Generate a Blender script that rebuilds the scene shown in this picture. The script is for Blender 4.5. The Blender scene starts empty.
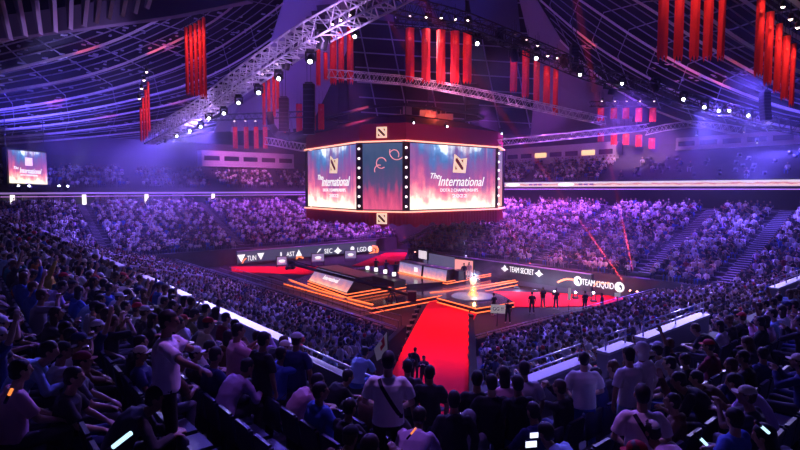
import bpy, bmesh, math, random
import numpy as np
from mathutils import Vector, Matrix, noise
R = math.radians
random.seed(7)
rng = np.random.default_rng(11)
sc = bpy.context.scene
C = sc.collection
sc.view_settings.view_transform = 'Standard'
sc.view_settings.look = 'None'
sc.view_settings.gamma = 1
sc.view_settings.use_curve_mapping = False
sc.view_settings.exposure = 0.0
sc.cycles.volume_bounces = 0
sc.cycles.max_bounces = 6
sc.cycles.diffuse_bounces = 2
sc.cycles.glossy_bounces = 2
sc.cycles.transmission_bounces = 4
sc.cycles.sample_clamp_indirect = 3
sc.cycles.use_denoising = True

# ------------------------------------------------------------------ frames
EYE = 10.8
FPX = 533.33
PITCH = math.atan(36 / FPX)
FW = Vector((0, math.cos(PITCH), -math.sin(PITCH)))
UP = Vector((0, math.sin(PITCH), math.cos(PITCH)))
cam_d = bpy.data.cameras.new('camera')
cam_d.lens = 24.0
cam_d.sensor_width = 36.0
cam_d.clip_end = 600
cam_d.clip_start = 0.1
cam = bpy.data.objects.new('camera', cam_d)
C.objects.link(cam)
cam.location = (0, 0, EYE)
cam.rotation_euler = (R(90) - PITCH, 0, 0)
sc.camera = cam

def ray(px, py):
    u = (px - 400) / FPX
    v = (225 - py) / FPX
    return FW + Vector((u, 0, 0)) + UP * v
def P(px, py, d):            # a point of the place, d metres ahead
    r = ray(px, py)
    return Vector((0, 0, EYE)) + r * (d / r.y)
def PZ(px, py, z):           # the point at height z
    r = ray(px, py)
    return Vector((0, 0, EYE)) + r * ((z - EYE) / r.z)
AX = Vector((math.sin(R(50)), math.cos(R(50)), 0))
BX = Vector((-math.sin(R(40)), math.cos(R(40)), 0))
O0 = Vector((0, 58, 0))
def W(a, b, z=0):
    p = O0 + AX * a + BX * b
    p.z = z
    return p
def ab(p):
    q = Vector((p[0], p[1], 0)) - O0
    return q.dot(AX), q.dot(BX)
def PA(px, py, a):           # the point on the upright plane A = a
    r = ray(px, py)
    t = (a - (Vector((0, 0, 0)) - O0).dot(AX)) / r.dot(AX)
    return Vector((0, 0, EYE)) + r * t
def PB(px, py, b):
    r = ray(px, py)
    t = (b - (Vector((0, 0, 0)) - O0).dot(BX)) / r.dot(BX)
    return Vector((0, 0, EYE)) + r * t

# ------------------------------------------------------------------ materials
MATS = {}
def mat(name, col, rough=0.6, metal=0.0, emit=0.0, ecol=None, spec=0.4, alpha=None, noise_amt=0.0, noise_scale=6.0, objcol=False, vcol=False):
    if name in MATS:
        return MATS[name]
    m = bpy.data.materials.new(name)
    m.use_nodes = True
    nt = m.node_tree
    b = nt.nodes['Principled BSDF']
    b.inputs['Base Color'].default_value = (*col, 1)
    b.inputs['Roughness'].default_value = rough
    b.inputs['Metallic'].default_value = metal
    b.inputs['Specular IOR Level'].default_value = spec
    if emit:
        b.inputs['Emission Color'].default_value = (*(ecol or col), 1)
        b.inputs['Emission Strength'].default_value = emit
    src = None
    if objcol:
        oi = nt.nodes.new('ShaderNodeObjectInfo')
        src = oi.outputs['Color']
    if vcol:
        at = nt.nodes.new('ShaderNodeAttribute')
        at.attribute_name = 'col'
        src = at.outputs['Color']
    if noise_amt > 0:
        tc = nt.nodes.new('ShaderNodeTexCoord')
        nz = nt.nodes.new('ShaderNodeTexNoise')
        nz.inputs['Scale'].default_value = noise_scale
        nz.inputs['Detail'].default_value = 5
        nt.links.new(tc.outputs['Object'], nz.inputs['Vector'])
        mr = nt.nodes.new('ShaderNodeMapRange')
        mr.inputs['To Min'].default_value = 1 - noise_amt
        mr.inputs['To Max'].default_value = 1 + noise_amt
        nt.links.new(nz.outputs['Fac'], mr.inputs['Value'])
        mx = nt.nodes.new('ShaderNodeMix')
        mx.data_type = 'RGBA'
        mx.blend_type = 'MULTIPLY'
        mx.inputs[0].default_value = 1
        if src is not None:
            nt.links.new(src, mx.inputs[6])
        else:
            mx.inputs[6].default_value = (*col, 1)
        nt.links.new(mr.outputs['Result'], mx.inputs[7])
        src = mx.outputs[2]
    if src is not None:
        nt.links.new(src, b.inputs['Base Color'])
    MATS[name] = m
    return m

M_concrete = mat('dark_concrete', (0.09, 0.09, 0.105), 0.85, noise_amt=0.35, noise_scale=0.8)
M_floor = mat('arena_floor', (0.022, 0.010, 0.012), 0.7, spec=0.15, noise_amt=0.4, noise_scale=0.5)
M_wall = mat('wall_paint', (0.08, 0.075, 0.1), 0.8, noise_amt=0.25, noise_scale=0.3)
M_pale = mat('pale_panel', (0.55, 0.5, 0.58), 0.8, noise_amt=0.12, noise_scale=0.4)
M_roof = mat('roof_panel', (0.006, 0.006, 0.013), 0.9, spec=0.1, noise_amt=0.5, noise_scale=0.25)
M_rib = mat('roof_rib', (0.8, 0.8, 0.88), 0.5, noise_amt=0.15, noise_scale=1.0)
M_rib2 = mat('roof_purlin', (0.30, 0.30, 0.4), 0.55)
M_parapet = mat('painted_parapet', (0.30, 0.28, 0.36), 0.7, noise_amt=0.15, noise_scale=1.5)
M_ledge = mat('parapet_ledge', (0.62, 0.58, 0.66), 0.55)
M_steel = mat('aluminium_truss', (0.75, 0.74, 0.8), 0.4, metal=0.35, spec=0.5)
M_dsteel = mat('black_truss', (0.05, 0.05, 0.06), 0.45, metal=0.5)
M_black = mat('black_plastic', (0.015, 0.015, 0.018), 0.45)
M_rail = mat('rail_metal', (0.5, 0.5, 0.58), 0.35, metal=0.7)
M_banner = mat('red_banner_cloth', (0.85, 0.03, 0.035), 0.8, noise_amt=0.12, noise_scale=3)
M_carpet = mat('red_carpet', (0.85, 0.012, 0.03), 0.9, spec=0.05, noise_amt=0.1, noise_scale=1.3)
M_curtain = mat('maroon_curtain', (0.24, 0.012, 0.04), 0.8, noise_amt=0.15, noise_scale=3)
M_canopy = mat('maroon_fascia', (0.24, 0.012, 0.05), 0.5, noise_amt=0.1, noise_scale=1)
M_orange = mat('orange_light_strip', (0.9, 0.4, 0.15), 0.4, emit=2.4, ecol=(1.0, 0.15, 0.035))
M_rtrim = mat('rose_light_strip', (0.9, 0.4, 0.3), 0.4, emit=1.6, ecol=(1.0, 0.42, 0.30))
M_white = mat('white_light', (1, 1, 1), 0.4, emit=22.0, ecol=(0.85, 0.88, 1.0))
M_warm = mat('warm_lamp', (1, 0.9, 0.8), 0.4, emit=9.0, ecol=(1.0, 0.72, 0.62))
M_bulb = mat('round_bulb', (1, 0.9, 0.85), 0.4, emit=2.2, ecol=(1.0, 0.86, 0.84))
M_letter = mat('lit_lettering', (.2, .2, .2), 0.5, emit=1.15, ecol=(1, 0.97, 1))
M_letter2 = mat('lit_lettering_soft', (1, 1, 1), 0.5, emit=1.15, ecol=(1, 0.9, 0.94))
M_board = mat('led_board_dark', (0.01, 0.01, 0.015), 0.5, emit=0.018, ecol=(0.42, 0.38, 0.9))
M_boardl = mat('led_board_grey', (0.02, 0.02, 0.03), 0.35, emit=0.16, ecol=(0.36, 0.34, 0.75))
M_stage = mat('gloss_stage_deck', (0.03, 0.02, 0.04), 0.12, spec=0.6)
M_skin = mat('skin', (0.55, 0.33, 0.24), 0.55, objcol=True)
M_cloth = mat('clothing', (0.5, 0.5, 0.5), 0.85, objcol=True, noise_amt=0.12, noise_scale=9)
M_hair = mat('hair', (0.02, 0.015, 0.015), 0.6, objcol=True)
M_crowd = mat('crowd_cloth', (0.5, 0.5, 0.5), 0.85, vcol=True)
M_seat = mat('seat_plastic', (0.018, 0.02, 0.05), 0.4)
M_gold = mat('gold', (0.95, 0.6, 0.2), 0.25, metal=0.9, emit=0.6, ecol=(1.0, 0.5, 0.2))
M_eye = mat('eye', (0.05, 0.04, 0.04), 0.2)
M_emblem = mat('emblem_plate', (0.9, 0.7, 0.5), 0.5, emit=0.9, ecol=(1.0, 0.72, 0.5))
M_flame = mat('flame_graphic', (1, 0.4, 0.2), 0.5, emit=1.3, ecol=(1.0, 0.25, 0.08))
M_pink = mat('pink_graphic', (1, 0.5, 0.6), 0.5, emit=0.9, ecol=(1.0, 0.45, 0.6))
M_gold_screen = mat('phone_screen', (0.9, 0.9, 1), 0.3, emit=1.6, ecol=(0.75, 0.8, 1.0))
M_stick = mat('glow_stick', (0.8, 0.9, 1), 0.3, emit=1.5, ecol=(0.5, 0.8, 1.0))
M_ostick = mat('orange_glow_stick', (1, 0.4, 0.1), 0.3, emit=1.2, ecol=(1.0, 0.25, 0.05))

def screen_mat(name, kind):
    m = bpy.data.materials.new(name)
    m.use_nodes = True
    nt = m.node_tree
    N, L = nt.nodes, nt.links
    b = N['Principled BSDF']
    b.inputs['Base Color'].default_value = (0.01, 0.01, 0.01, 1)
    b.inputs['Roughness'].default_value = 0.35
    uv = N.new('ShaderNodeUVMap')
    sp = N.new('ShaderNodeSeparateXYZ')
    L.new(uv.outputs['UV'], sp.inputs[0])
    def math_(op, a, b_):
        n = N.new('ShaderNodeMath'); n.operation = op
        for i, v in enumerate((a, b_)):
            if isinstance(v, (int, float)): n.inputs[i].default_value = v
            else: L.new(v, n.inputs[i])
        return n.outputs[0]
    mp = N.new('ShaderNodeMapping')
    mp.inputs['Scale'].default_value = (9, 2.2, 1)
    L.new(uv.outputs['UV'], mp.inputs[0])
    nz = N.new('ShaderNodeTexNoise'); nz.inputs['Scale'].default_value = 1.0; nz.inputs['Detail'].default_value = 6
    L.new(mp.outputs[0], nz.inputs['Vector'])
    nz2 = N.new('ShaderNodeTexNoise'); nz2.inputs['Scale'].default_value = 6.0; nz2.inputs['Detail'].default_value = 5
    L.new(uv.outputs['UV'], nz2.inputs['Vector'])
    n1 = math_('SUBTRACT', nz.outputs['Fac'], 0.5)
    n2 = math_('SUBTRACT', nz2.outputs['Fac'], 0.5)
    v = sp.outputs['Y']; u = sp.outputs['X']
    cu = math_('ABSOLUTE', math_('SUBTRACT', u, 0.5), 0)      # 0 in the middle, 0.5 at the rims
    t = math_('ADD', v, math_('MULTIPLY', n1, 0.55 if kind == 'valley' else .75))
    t = math_('ADD', t, math_('MULTIPLY', n2, 0.30))
    if kind == 'valley':
        cc = math_('MULTIPLY', math_('MULTIPLY', cu, cu), -1.5)
        hi = math_('MULTIPLY', v, cc)
        t = math_('ADD', t, hi)
    ramp = N.new('ShaderNodeValToRGB')
    L.new(t, ramp.inputs[0])
    cr = ramp.color_ramp
    if kind == 'valley':
        stops = [(0.0, (1.0, .88, .68)), (.09, (1.0, .80, .66)), (.17, (.98, .36, .36)), (.30, (.62, .12, .24)), (.46, (.30, .07, .22)), (.60, (.14, .09, .26)), (.74, (.04, .13, .34)), (.86, (.10, .24, .50)), (.93, (.75, .88, 1.0)), (1.0, (1, 1, 1))]
    elif kind == 'night':
        stops = [(0.0, (.85, .12, .26)), (.22, (.55, .07, .20)), (.4, (.10, .07, .19)), (.7, (.035, .075, .17)), (1.0, (.06, .10, .2))]
    elif kind == 'dusk':
        stops = [(0.0, (1.0, .6, .4)), (.2, (.95, .33, .33)), (.5, (.5, .22, .36)), (.75, (.3, .2, .42)), (1.0, (.16, .14, .3))]
    else:
        stops = [(0.0, (.75, .5, .72)), (.35, (1.0, .62, .6)), (.5, (.7, .12, .2)), (.65, (.85, .6, .7)), (1.0, (.8, .7, .9))]
    while len(cr.elements) < len(stops): cr.elements.new(0.5)
    for e, (p_, c_) in zip(cr.elements, stops):
        e.position = p_
        e.color = (*c_, 1)
    out = ramp.outputs['Color']
    if kind == 'valley':
        # bright falls of light beside dark tree trunks
        mp2 = N.new('ShaderNodeMapping'); mp2.inputs['Scale'].default_value = (14, 0.7, 1)
        L.new(uv.outputs['UV'], mp2.inputs[0])
        nz3 = N.new('ShaderNodeTexNoise'); nz3.inputs['Scale'].default_value = 1.0; nz3.inputs['Detail'].default_value = 3
        L.new(mp2.outputs[0], nz3.inputs['Vector'])
        k = N.new('ShaderNodeMapRange'); k.inputs['From Min'].default_value = .60; k.inputs['From Max'].default_value = .72
        L.new(nz3.outputs['Fac'], k.inputs['Value'])
        side = N.new('ShaderNodeMapRange'); side.inputs['From Min'].default_value = .14; side.inputs['From Max'].default_value = .3
        L.new(cu, side.inputs['Value'])
        f = math_('MULTIPLY', k.outputs['Result'], side.outputs['Result'])
        f = math_('MULTIPLY', f, 0.8)
        mx = N.new('ShaderNodeMix'); mx.data_type = 'RGBA'
        L.new(f, mx.inputs[0]); L.new(out, mx.inputs[6]); mx.inputs[7].default_value = (1, .5, .55, 1)
        out = mx.outputs[2]
    if kind == 'valley':
        # dark trunks
        mp3 = N.new('ShaderNodeMapping'); mp3.inputs['Scale'].default_value = (11, 0.5, 1); mp3.inputs['Location'].default_value = (3.3, 1.2, 0)
        L.new(uv.outputs['UV'], mp3.inputs[0])
        nz4 = N.new('ShaderNodeTexNoise'); nz4.inputs['Scale'].default_value = 1.0; nz4.inputs['Detail'].default_value = 6
        L.new(mp3.outputs[0], nz4.inputs['Vector'])
        k4 = N.new('ShaderNodeMapRange'); k4.inputs['From Min'].default_value = .48; k4.inputs['From Max'].default_value = .66
        L.new(nz4.outputs['Fac'], k4.inputs['Value'])
        sd4 = N.new('ShaderNodeMapRange'); sd4.inputs['From Min'].default_value = .12; sd4.inputs['From Max'].default_value = .34; L.new(v, sd4.inputs['Value'])
        f4 = math_('MULTIPLY', math_('MULTIPLY', k4.outputs['Result'], sd4.outputs['Result']), .85)
        mx4 = N.new('ShaderNodeMix'); mx4.data_type = 'RGBA'
        L.new(f4, mx4.inputs[0]); L.new(out, mx4.inputs[6]); mx4.inputs[7].default_value = (.16, .05, .22, 1)
        out = mx4.outputs[2]
    L.new(out, b.inputs['Emission Color'])
    b.inputs['Emission Strength'].default_value = {'valley': 1.5, 'night': 1.0, 'dusk': 1.05, 'ribbon': 1.0}[kind]
    return m
M_scr = screen_mat('valley_picture', 'valley')
M_scr_n = screen_mat('night_picture', 'night')
M_scr_d = screen_mat('dusk_picture', 'dusk')
M_scr_desk = screen_mat('desk_picture', 'dusk'); M_scr_desk.node_tree.nodes['Principled BSDF'].inputs['Emission Strength'].default_value = 1.25
M_scr_r = screen_mat('ribbon_picture', 'ribbon')

# ------------------------------------------------------------------ object helpers
def link(name, me, parent=None):
    o = bpy.data.objects.new(name, me)
    C.objects.link(o)
    if parent is not None:
        o.parent = parent
    return o
def tag(o, label, cat, group=None, kind=None):
    o['label'] = label
    o['category'] = cat
    if group: o['group'] = group
    if kind: o['kind'] = kind
    return o
def struct(o, label=None, cat=None):
    o['kind'] = 'structure'
    if label: o['label'] = label
    if cat: o['category'] = cat
    return o
def empty(name, loc, rz=0.0):
    o = bpy.data.objects.new(name, None)
    o.empty_display_size = 0.2
    C.objects.link(o)
    o.location = loc
    o.rotation_euler = (0, 0, rz)
    return o
def copy_tree(o, parent=None):
    c = o.copy()
    C.objects.link(c)
    if parent is not None: c.parent = parent
    for ch in KIDS.get(o.name, []) if False else list(o.children):
        copy_tree(ch, c)
    return c

class MB:
    """collects shapes; build() links them as one mesh object. Coordinates are world unless an origin is given."""
    def __init__(s):
        s.v = []; s.f = []; s.sm = []
        s.uv = {}
    def add(s, vs, fs, smooth=False):
        n = len(s.v)
        s.v += [tuple(v) for v in vs]
        s.f += [tuple(i + n for i in f) for f in fs]
        s.sm += [smooth] * len(fs)
    def quad(s, a, b, c, d, uv=False):
        if uv: s.uv[len(s.f)] = ((0, 0), (1, 0), (1, 1), (0, 1))
        s.add([a, b, c, d], [(0, 1, 2, 3)])
    def poly(s, pts):
        s.add(pts, [tuple(range(len(pts)))])
    def box(s, c, size, ax=None, uv=False):
        c = Vector(c)
        X, Y, Z = ax or (Vector((1, 0, 0)), Vector((0, 1, 0)), Vector((0, 0, 1)))
        hx, hy, hz = size[0] / 2, size[1] / 2, size[2] / 2
        vs = [c + X * (i * hx) + Y * (j * hy) + Z * (k * hz) for k in (-1, 1) for j in (-1, 1) for i in (-1, 1)]
        if uv: s.uv[len(s.f) + 2] = ((0, 0), (1, 0), (1, 1), (0, 1))
        s.add(vs, [(0, 2, 3, 1), (4, 5, 7, 6), (0, 1, 5, 4), (2, 6, 7, 3), (0, 4, 6, 2), (1, 3, 7, 5)])
    def bar(s, a, b, w, h=None, up=Vector((0, 0, 1))):
        a = Vector(a); b = Vector(b); h = h or w
        d = b - a
        if d.length < 1e-6: return
        Y = d.normalized()
        X = Y.cross(up)
        if X.length < 1e-4: X = Vector((1, 0, 0))
        X.normalize(); Z = X.cross(Y)
        s.box((a + b) / 2, (w, d.length, h), (X, Y, Z))
    def tube(s, a, b, r, n=6, r2=None, caps=True, smooth=True):
        a = Vector(a); b = Vector(b); r2 = r if r2 is None else r2
        d = (b - a)
        if d.length < 1e-6: return
        Z = d.normalized()
        X = Z.orthogonal().normalized(); Y = Z.cross(X)
        vs = []
        for p, rr in ((a, r), (b, r2)):
            for i in range(n):
                t = 2 * math.pi * i / n
                vs.append(p + X * (math.cos(t) * rr) + Y * (math.sin(t) * rr))
        fs = [(i, (i + 1) % n, n + (i + 1) % n, n + i) for i in range(n)]
        if caps: fs += [tuple(reversed(range(n))), tuple(range(n, 2 * n))]
        s.add(vs, fs, smooth)
    def path(s, pts, r, n=6):
        for a, b in zip(pts[:-1], pts[1:]): s.tube(a, b, r, n)
    def lathe(s, c, prof, n=16, axis=None):
        """prof: (radius, height) pairs"""
        c = Vector(c)
        Z = (axis or Vector((0, 0, 1))).normalized(); X = Z.orthogonal().normalized(); Y = Z.cross(X)
        vs = []
        for rr, h in prof:
            for i in range(n):
                t = 2 * math.pi * i / n
                vs.append(c + Z * h + X * (math.cos(t) * rr) + Y * (math.sin(t) * rr))
        fs = []
        for k in range(len(prof) - 1):
            for i in range(n):
                j = (i + 1) % n
                fs.append((k * n + i, k * n + j, (k + 1) * n + j, (k + 1) * n + i))
        fs += [tuple(reversed(range(n))), tuple(range((len(prof) - 1) * n, len(prof) * n))]
        s.add(vs, fs, True)
    def prism(s, pts, dz):
        """flat outline lifted by dz (a vector)"""
        n = len(pts); dz = Vector(dz)
        vs = [Vector(p) for p in pts] + [Vector(p) + dz for p in pts]
        fs = [tuple(reversed(range(n))), tuple(range(n, 2 * n))] + [(i, (i + 1) % n, n + (i + 1) % n, n + i) for i in range(n)]
        s.add(vs, fs)
    def ball(s, c, rad, n=10, m=7):
        c = Vector(c)
        rx, ry, rz = rad if hasattr(rad, '__len__') else (rad,) * 3
        vs = [c + Vector((0, 0, -rz))]
        for k in range(1, m):
            ph = -math.pi / 2 + math.pi * k / m
            for i in range(n):
                t = 2 * math.pi * i / n
                vs.append(c + Vector((rx * math.cos(ph) * math.cos(t), ry * math.cos(ph) * math.sin(t), rz * math.sin(ph))))
        vs.append(c + Vector((0, 0, rz)))
        fs = [(0, 1 + (i + 1) % n, 1 + i) for i in range(n)]
        for k in range(m - 2):
            for i in range(n):
                j = (i + 1) % n
                fs.append((1 + k * n + i, 1 + k * n + j, 1 + (k + 1) * n + j, 1 + (k + 1) * n + i))
        e = len(vs) - 1
        fs += [(e, 1 + (m - 2) * n + i, 1 + (m - 2) * n + (i + 1) % n) for i in range(n)]
        s.add(vs, fs, True)
    def mesh(s, name, m, origin=None):
        me = bpy.data.meshes.new(name)
        vs = s.v
        if origin is not None:
            vs = [tuple(Vector(v) - Vector(origin)) for v in vs]
        me.from_pydata(vs, [], s.f)
        me.polygons.foreach_set('use_smooth', s.sm)
        if s.uv:
            uvl = me.uv_layers.new(name='UVMap')
            for fi, uvs in s.uv.items():
                p = me.polygons[fi]
                for li, q in zip(p.loop_indices, uvs): uvl.data[li].uv = q
        if m is not None: me.materials.append(m)
        me.update()
        return me
    def build(s, name, m, parent=None, origin=None):
        """origin: world base of the thing (parent empties sit there with no rotation)"""
        if parent is not None and origin is None: origin = parent.get('_o') or parent.location
        o = link(name, s.mesh(name, m, origin), parent)
        if parent is None and origin is not None: o.location = origin
        return o

def add_text(s, body, size, mname, m, parent, origin_pt, U, V, width=None, shear=0.0, depth=0.02, name='lettering', align='CENTER', space=1.0):
    """writing as a solid mesh laid on the plane of U (along) and V (up), centred at origin_pt"""
    cu = bpy.data.curves.new('t', 'FONT')
    cu.body = body; cu.size = size; cu.extrude = depth; cu.shear = shear
    cu.align_x = align; cu.align_y = 'CENTER'; cu.space_character = space
    cu.resolution_u = 3
    cu.offset = 0
    t = bpy.data.objects.new('t', cu)
    C.objects.link(t)
    dg = bpy.context.evaluated_depsgraph_get()
    me = bpy.data.meshes.new_from_object(t.evaluated_get(dg))
    bpy.data.objects.remove(t)
    n = len(me.vertices)
    co = np.zeros(n * 3); me.vertices.foreach_get('co', co); co = co.reshape(-1, 3)
    k = 1.0
    if width: k = width / (co[:, 0].max() - co[:, 0].min())
    U = np.array(U); V = np.array(V); Nn = np.cross(U, V)
    base = np.array(origin_pt) - (np.array(parent.location) if parent is not None else 0)
    w = base + co[:, :1] * k * U + co[:, 1:2] * V + co[:, 2:3] * Nn
    me.vertices.foreach_set('co', w.ravel())
    me.materials.clear(); me.materials.append(m); me.update()
    me.name = name
    return link(name, me, parent)

def area_light(name, loc, target, power, col, size=1.0, kind='AREA', ang=60, blend=0.5, radius=0.3, vol=1.0):
    l = bpy.data.lights.new(name, kind)
    l.energy = power
    l.color = col
    if kind == 'AREA':
        l.shape = 'SQUARE'; l.size = size
    if kind == 'SPOT':
        l.spot_size = R(ang); l.spot_blend = blend; l.shadow_soft_size = radius
    if kind == 'POINT': l.shadow_soft_size = radius
    o = bpy.data.objects.new(name, l)
    C.objects.link(o)
    o.location = loc
    if target is not None:
        d = Vector(target) - Vector(loc)
        o.rotation_euler = d.to_track_quat('-Z', 'Y').to_euler()
    return o
def spot(loc, target, power, col, ang=40, blend=0.6, radius=0.15):
    return area_light('rig_or_fill_spot', loc, target, power, col, kind='SPOT', ang=ang, blend=blend, radius=radius)
# ================================================================== THE SETTING
mb = MB(); mb.box((0, 55, 0.9), (230, 190, 0.2)); floor = struct(mb.build('floor', M_floor), 'dark arena floor around the lit stage', 'floor')

# stands: (r0, r1, z) rows, r = distance outwards from the floor edge
ROWS_NEAR_LOW = [(5.05 + .85 * i, 5.05 + .85 * (i + 1), 1.3 + .22 * i) for i in range(15)]
ROWS_NEAR_UP = [(18.4 + .82 * i, 18.4 + .82 * (i + 1), (6.12 + .20 * i) if i < 2 else 6.75 + .20 * (i - 2)) for i in range(8)] + [(24.96 + .85 * i, 24.96 + .85 * (i + 1), 9.15 + .4 * max(0, i - 1)) for i in range(11)]
ROWS_NEAR_UP_R = [(r0, r1, 6.12 + .20 * i if i < 8 else z) for i, (r0, r1, z) in enumerate(ROWS_NEAR_UP)]
ROWS_FAR_LOW = [(0.5 + .85 * i, 0.5 + .85 * (i + 1), 3.0 + .30 * i) for i in range(19)]
def rows_far_up(z0): return [(19.8 + .85 * i, 19.8 + .85 * (i + 1), z0 + .45 * i) for i in range(12)]
A0, B0, AF, BF = -12.3, -19.4, 8.0, 22.0
# corridor of the red carpet, cut out of the near stands
def cor_l(y): return 0.2 + (y - 32.4) * .135
def cor_r(y): return 4.7 + (y - 35.8) * .13
def solve(fn, lo, hi):
    flo = fn(lo)
    for _ in range(40):
        mid = (lo + hi) / 2
        if (fn(mid) > 0) == (flo > 0): lo = mid
        else: hi = mid
    return (lo + hi) / 2
class Stand:
    def __init__(s, name, along, fn, lo, hi, rows, face):
        s.name = name; s.pt = fn; s.lo = lo; s.hi = hi; s.rows = rows; s.face = face
def nl_pt(r, t, z=0): return W(A0 - r, t, z)
def nr_pt(r, t, z=0): return W(t, B0 - r, z)
def fr_pt(r, t, z=0): return W(AF + r, t, z)
def fl_pt(r, t, z=0): return W(t, BF + r, z)
def nl_lo_low(r): return solve(lambda t: nl_pt(r, t).x - (cor_l(nl_pt(r, t).y) - .35), -40, 10)
def nr_lo_low(r): return solve(lambda t: nr_pt(r, t).x - (cor_r(nr_pt(r, t).y) + .35), -40, 10)
def nl_lo_up(r): return B0 - r
def nr_lo_up(r): return A0 - r
cst = lambda v: (lambda r: v)
STANDS = {
    'nl_low': Stand('near_left_lower', 'B', nl_pt, nl_lo_low, cst(46), ROWS_NEAR_LOW, R(-50)),
    'nr_low': Stand('near_right_lower', 'A', nr_pt, nr_lo_low, cst(46), ROWS_NEAR_LOW, R(40)),
    'nl_up': Stand('near_left_upper', 'B', nl_pt, nl_lo_up, cst(50), ROWS_NEAR_UP, R(-50)),
    'nr_up': Stand('near_right_upper', 'A', nr_pt, nr_lo_up, cst(46), ROWS_NEAR_UP_R, R(40)),
    'fr_low': Stand('far_right_lower', 'B', fr_pt, cst(-46), (lambda r: 8.5 if r < 10.6 else 42), ROWS_FAR_LOW, R(130)),
    'fl_low': Stand('far_left_lower', 'A', fl_pt, cst(-46), cst(30), ROWS_FAR_LOW, R(-140)),
    'fr_up': Stand('far_right_upper', 'B', fr_pt, cst(-46), cst(52), rows_far_up(11.9), R(130)),
    'fl_up': Stand('far_left_upper', 'A', fl_pt, cst(-46), cst(40), rows_far_up(11.0), R(-140)),
}
def build_stand(st, zbase):
    """stepped terrace: tread and riser for each row, mitred ends, solid down to zbase"""
    mb = MB()
    prev = zbase
    for (r0, r1, z) in st.rows:
        a0, a1 = st.pt(r0, st.lo(r0)), st.pt(r1, st.lo(r1))
        b0, b1 = st.pt(r0, st.hi(r0)), st.pt(r1, st.hi(r1))
        def at(p, zz): q = p.copy(); q.z = zz; return q
        mb.quad(at(a0, z), at(b0, z), at(b1, z), at(a1, z))          # tread
        mb.quad(at(a0, prev), at(b0, prev), at(b0, z), at(a0, z))    # riser
        for e0, e1 in ((a0, a1), (b0, b1)):
            mb.quad(at(e0, zbase), at(e1, zbase), at(e1, z), at(e0, z))
        prev = z
    r0, r1, z = st.rows[-1]
    a1, b1 = st.pt(r1, st.lo(r1)), st.pt(r1, st.hi(r1))
    mb.quad(at(a1, zbase), at(b1, zbase), at(b1, z), at(a1, z))
    return mb
for key, nm, zb in (('nl_low', 'near left lower', 1), ('nr_low', 'near right lower', 1), ('nl_up', 'near left upper', 4.5), ('nr_up', 'near right upper', 4.5),
                ('fr_low', 'far right lower', 1), ('fl_low', 'far left lower', 1), ('fr_up', 'far right upper', 11.0), ('fl_up', 'far left upper', 10.1)):
    o = build_stand(STANDS[key], zb).build('terrace_' + nm.replace(' ', '_'), M_concrete)
    struct(o, 'concrete seating terrace of the %s tier' % nm, 'terrace')
# walkway between lower and upper tier and behind the far lower tiers
mb = MB()
for (p, lo, hi, z, r0, r1) in ((nl_pt, nl_lo_up, cst(50), 4.72, 17.8, 18.4), (nr_pt, nr_lo_up, cst(46), 4.72, 17.8, 18.4),
                               (fr_pt, cst(-46), cst(46), 8.55, 16.6, 24), (fl_pt, cst(-46), cst(40), 8.55, 16.6, 24)):
    mb.quad(p(r0, lo(r0), z), p(r0, hi(r0), z), p(r1, hi(r1), z), p(r1, lo(r1), z))
struct(mb.build('floor_walkway', M_concrete), 'concrete walkway behind the lower tier', 'walkway')
# slabs that carry the far upper tiers
for (p, z, nm, hi) in ((fr_pt, 10.95, 'right', 50), (fl_pt, 10.0, 'left', 40)):
    mb = MB()
    mb.prism([p(19.6, -46, z), p(19.6, hi, z), p(32, hi, z), p(32, -46, z)], (0, 0, .25))
    mb.prism([p(23.8, -46, 8.5), p(23.8, hi, 8.5), p(24.2, hi, 8.5), p(24.2, -46, 8.5)], (0, 0, z - 8.5))
    struct(mb.build('wall_concourse_' + nm, M_wall), 'concourse wall and slab on the far %s side' % nm, 'wall')
    mb = MB()
    mb.prism([p(30.2, -60, 8.5), p(30.2, hi + 22, 8.5), p(30.8, hi + 22, 8.5), p(30.8, -60, 8.5)], (0, 0, 10.5))
    struct(mb.build('wall_far_' + nm, mat('far_wall', (.10, .09, .14), .85, noise_amt=.3, noise_scale=.3)), 'dark upper back wall on the far %s side' % nm, 'wall')
# back of the stands behind the camera
mb = MB()
mb.prism([nl_pt(34.5, -60, 0), nl_pt(34.5, 50, 0), nl_pt(35, 50, 0), nl_pt(35, -60, 0)], (0, 0, 22))
mb.prism([nr_pt(34.5, -50, 0), nr_pt(34.5, 50, 0), nr_pt(35, 50, 0), nr_pt(35, -50, 0)], (0, 0, 22))
struct(mb.build('wall_behind', M_wall), 'back wall behind the near stands', 'wall')

# dark curtain wall closing the exit at the far corner
mb = MB()
mb.prism([fr_pt(10.7, 8, 1), fr_pt(10.7, 23, 1), fr_pt(10.95, 23, 1), fr_pt(10.95, 8, 1)], (0, 0, 5.4))
struct(mb.build('wall_exit', mat('exit_drape', (.03, .012, .02), .9)), 'dark drape wall behind the far corner exit', 'wall')
# side walls of the carpet corridor
mb = MB()
for fn, sg in ((cor_l, -1), (cor_r, 1)):
    for y0, y1, z0, z1 in ((12, 34 if sg < 0 else 36.0, 5.2, 2.0),):
        a = Vector((fn(y0), y0, 1)); b = Vector((fn(y1), y1, 1))
        mb.add([a, b, (b.x, b.y, z1), (a.x, a.y, z0), (a.x + sg * .3, a.y, 1), (b.x + sg * .3, b.y, 1), (b.x + sg * .3, b.y, z1), (a.x + sg * .3, a.y, z0)],
               [(0, 1, 2, 3), (5, 4, 7, 6), (3, 2, 6, 7), (1, 5, 6, 2), (4, 0, 3, 7)])
struct(mb.build('wall_corridor', mat('corridor_cladding', (.012, .011, .014), .9, spec=.05)), 'dark cladding of the carpet corridor', 'wall')

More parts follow.
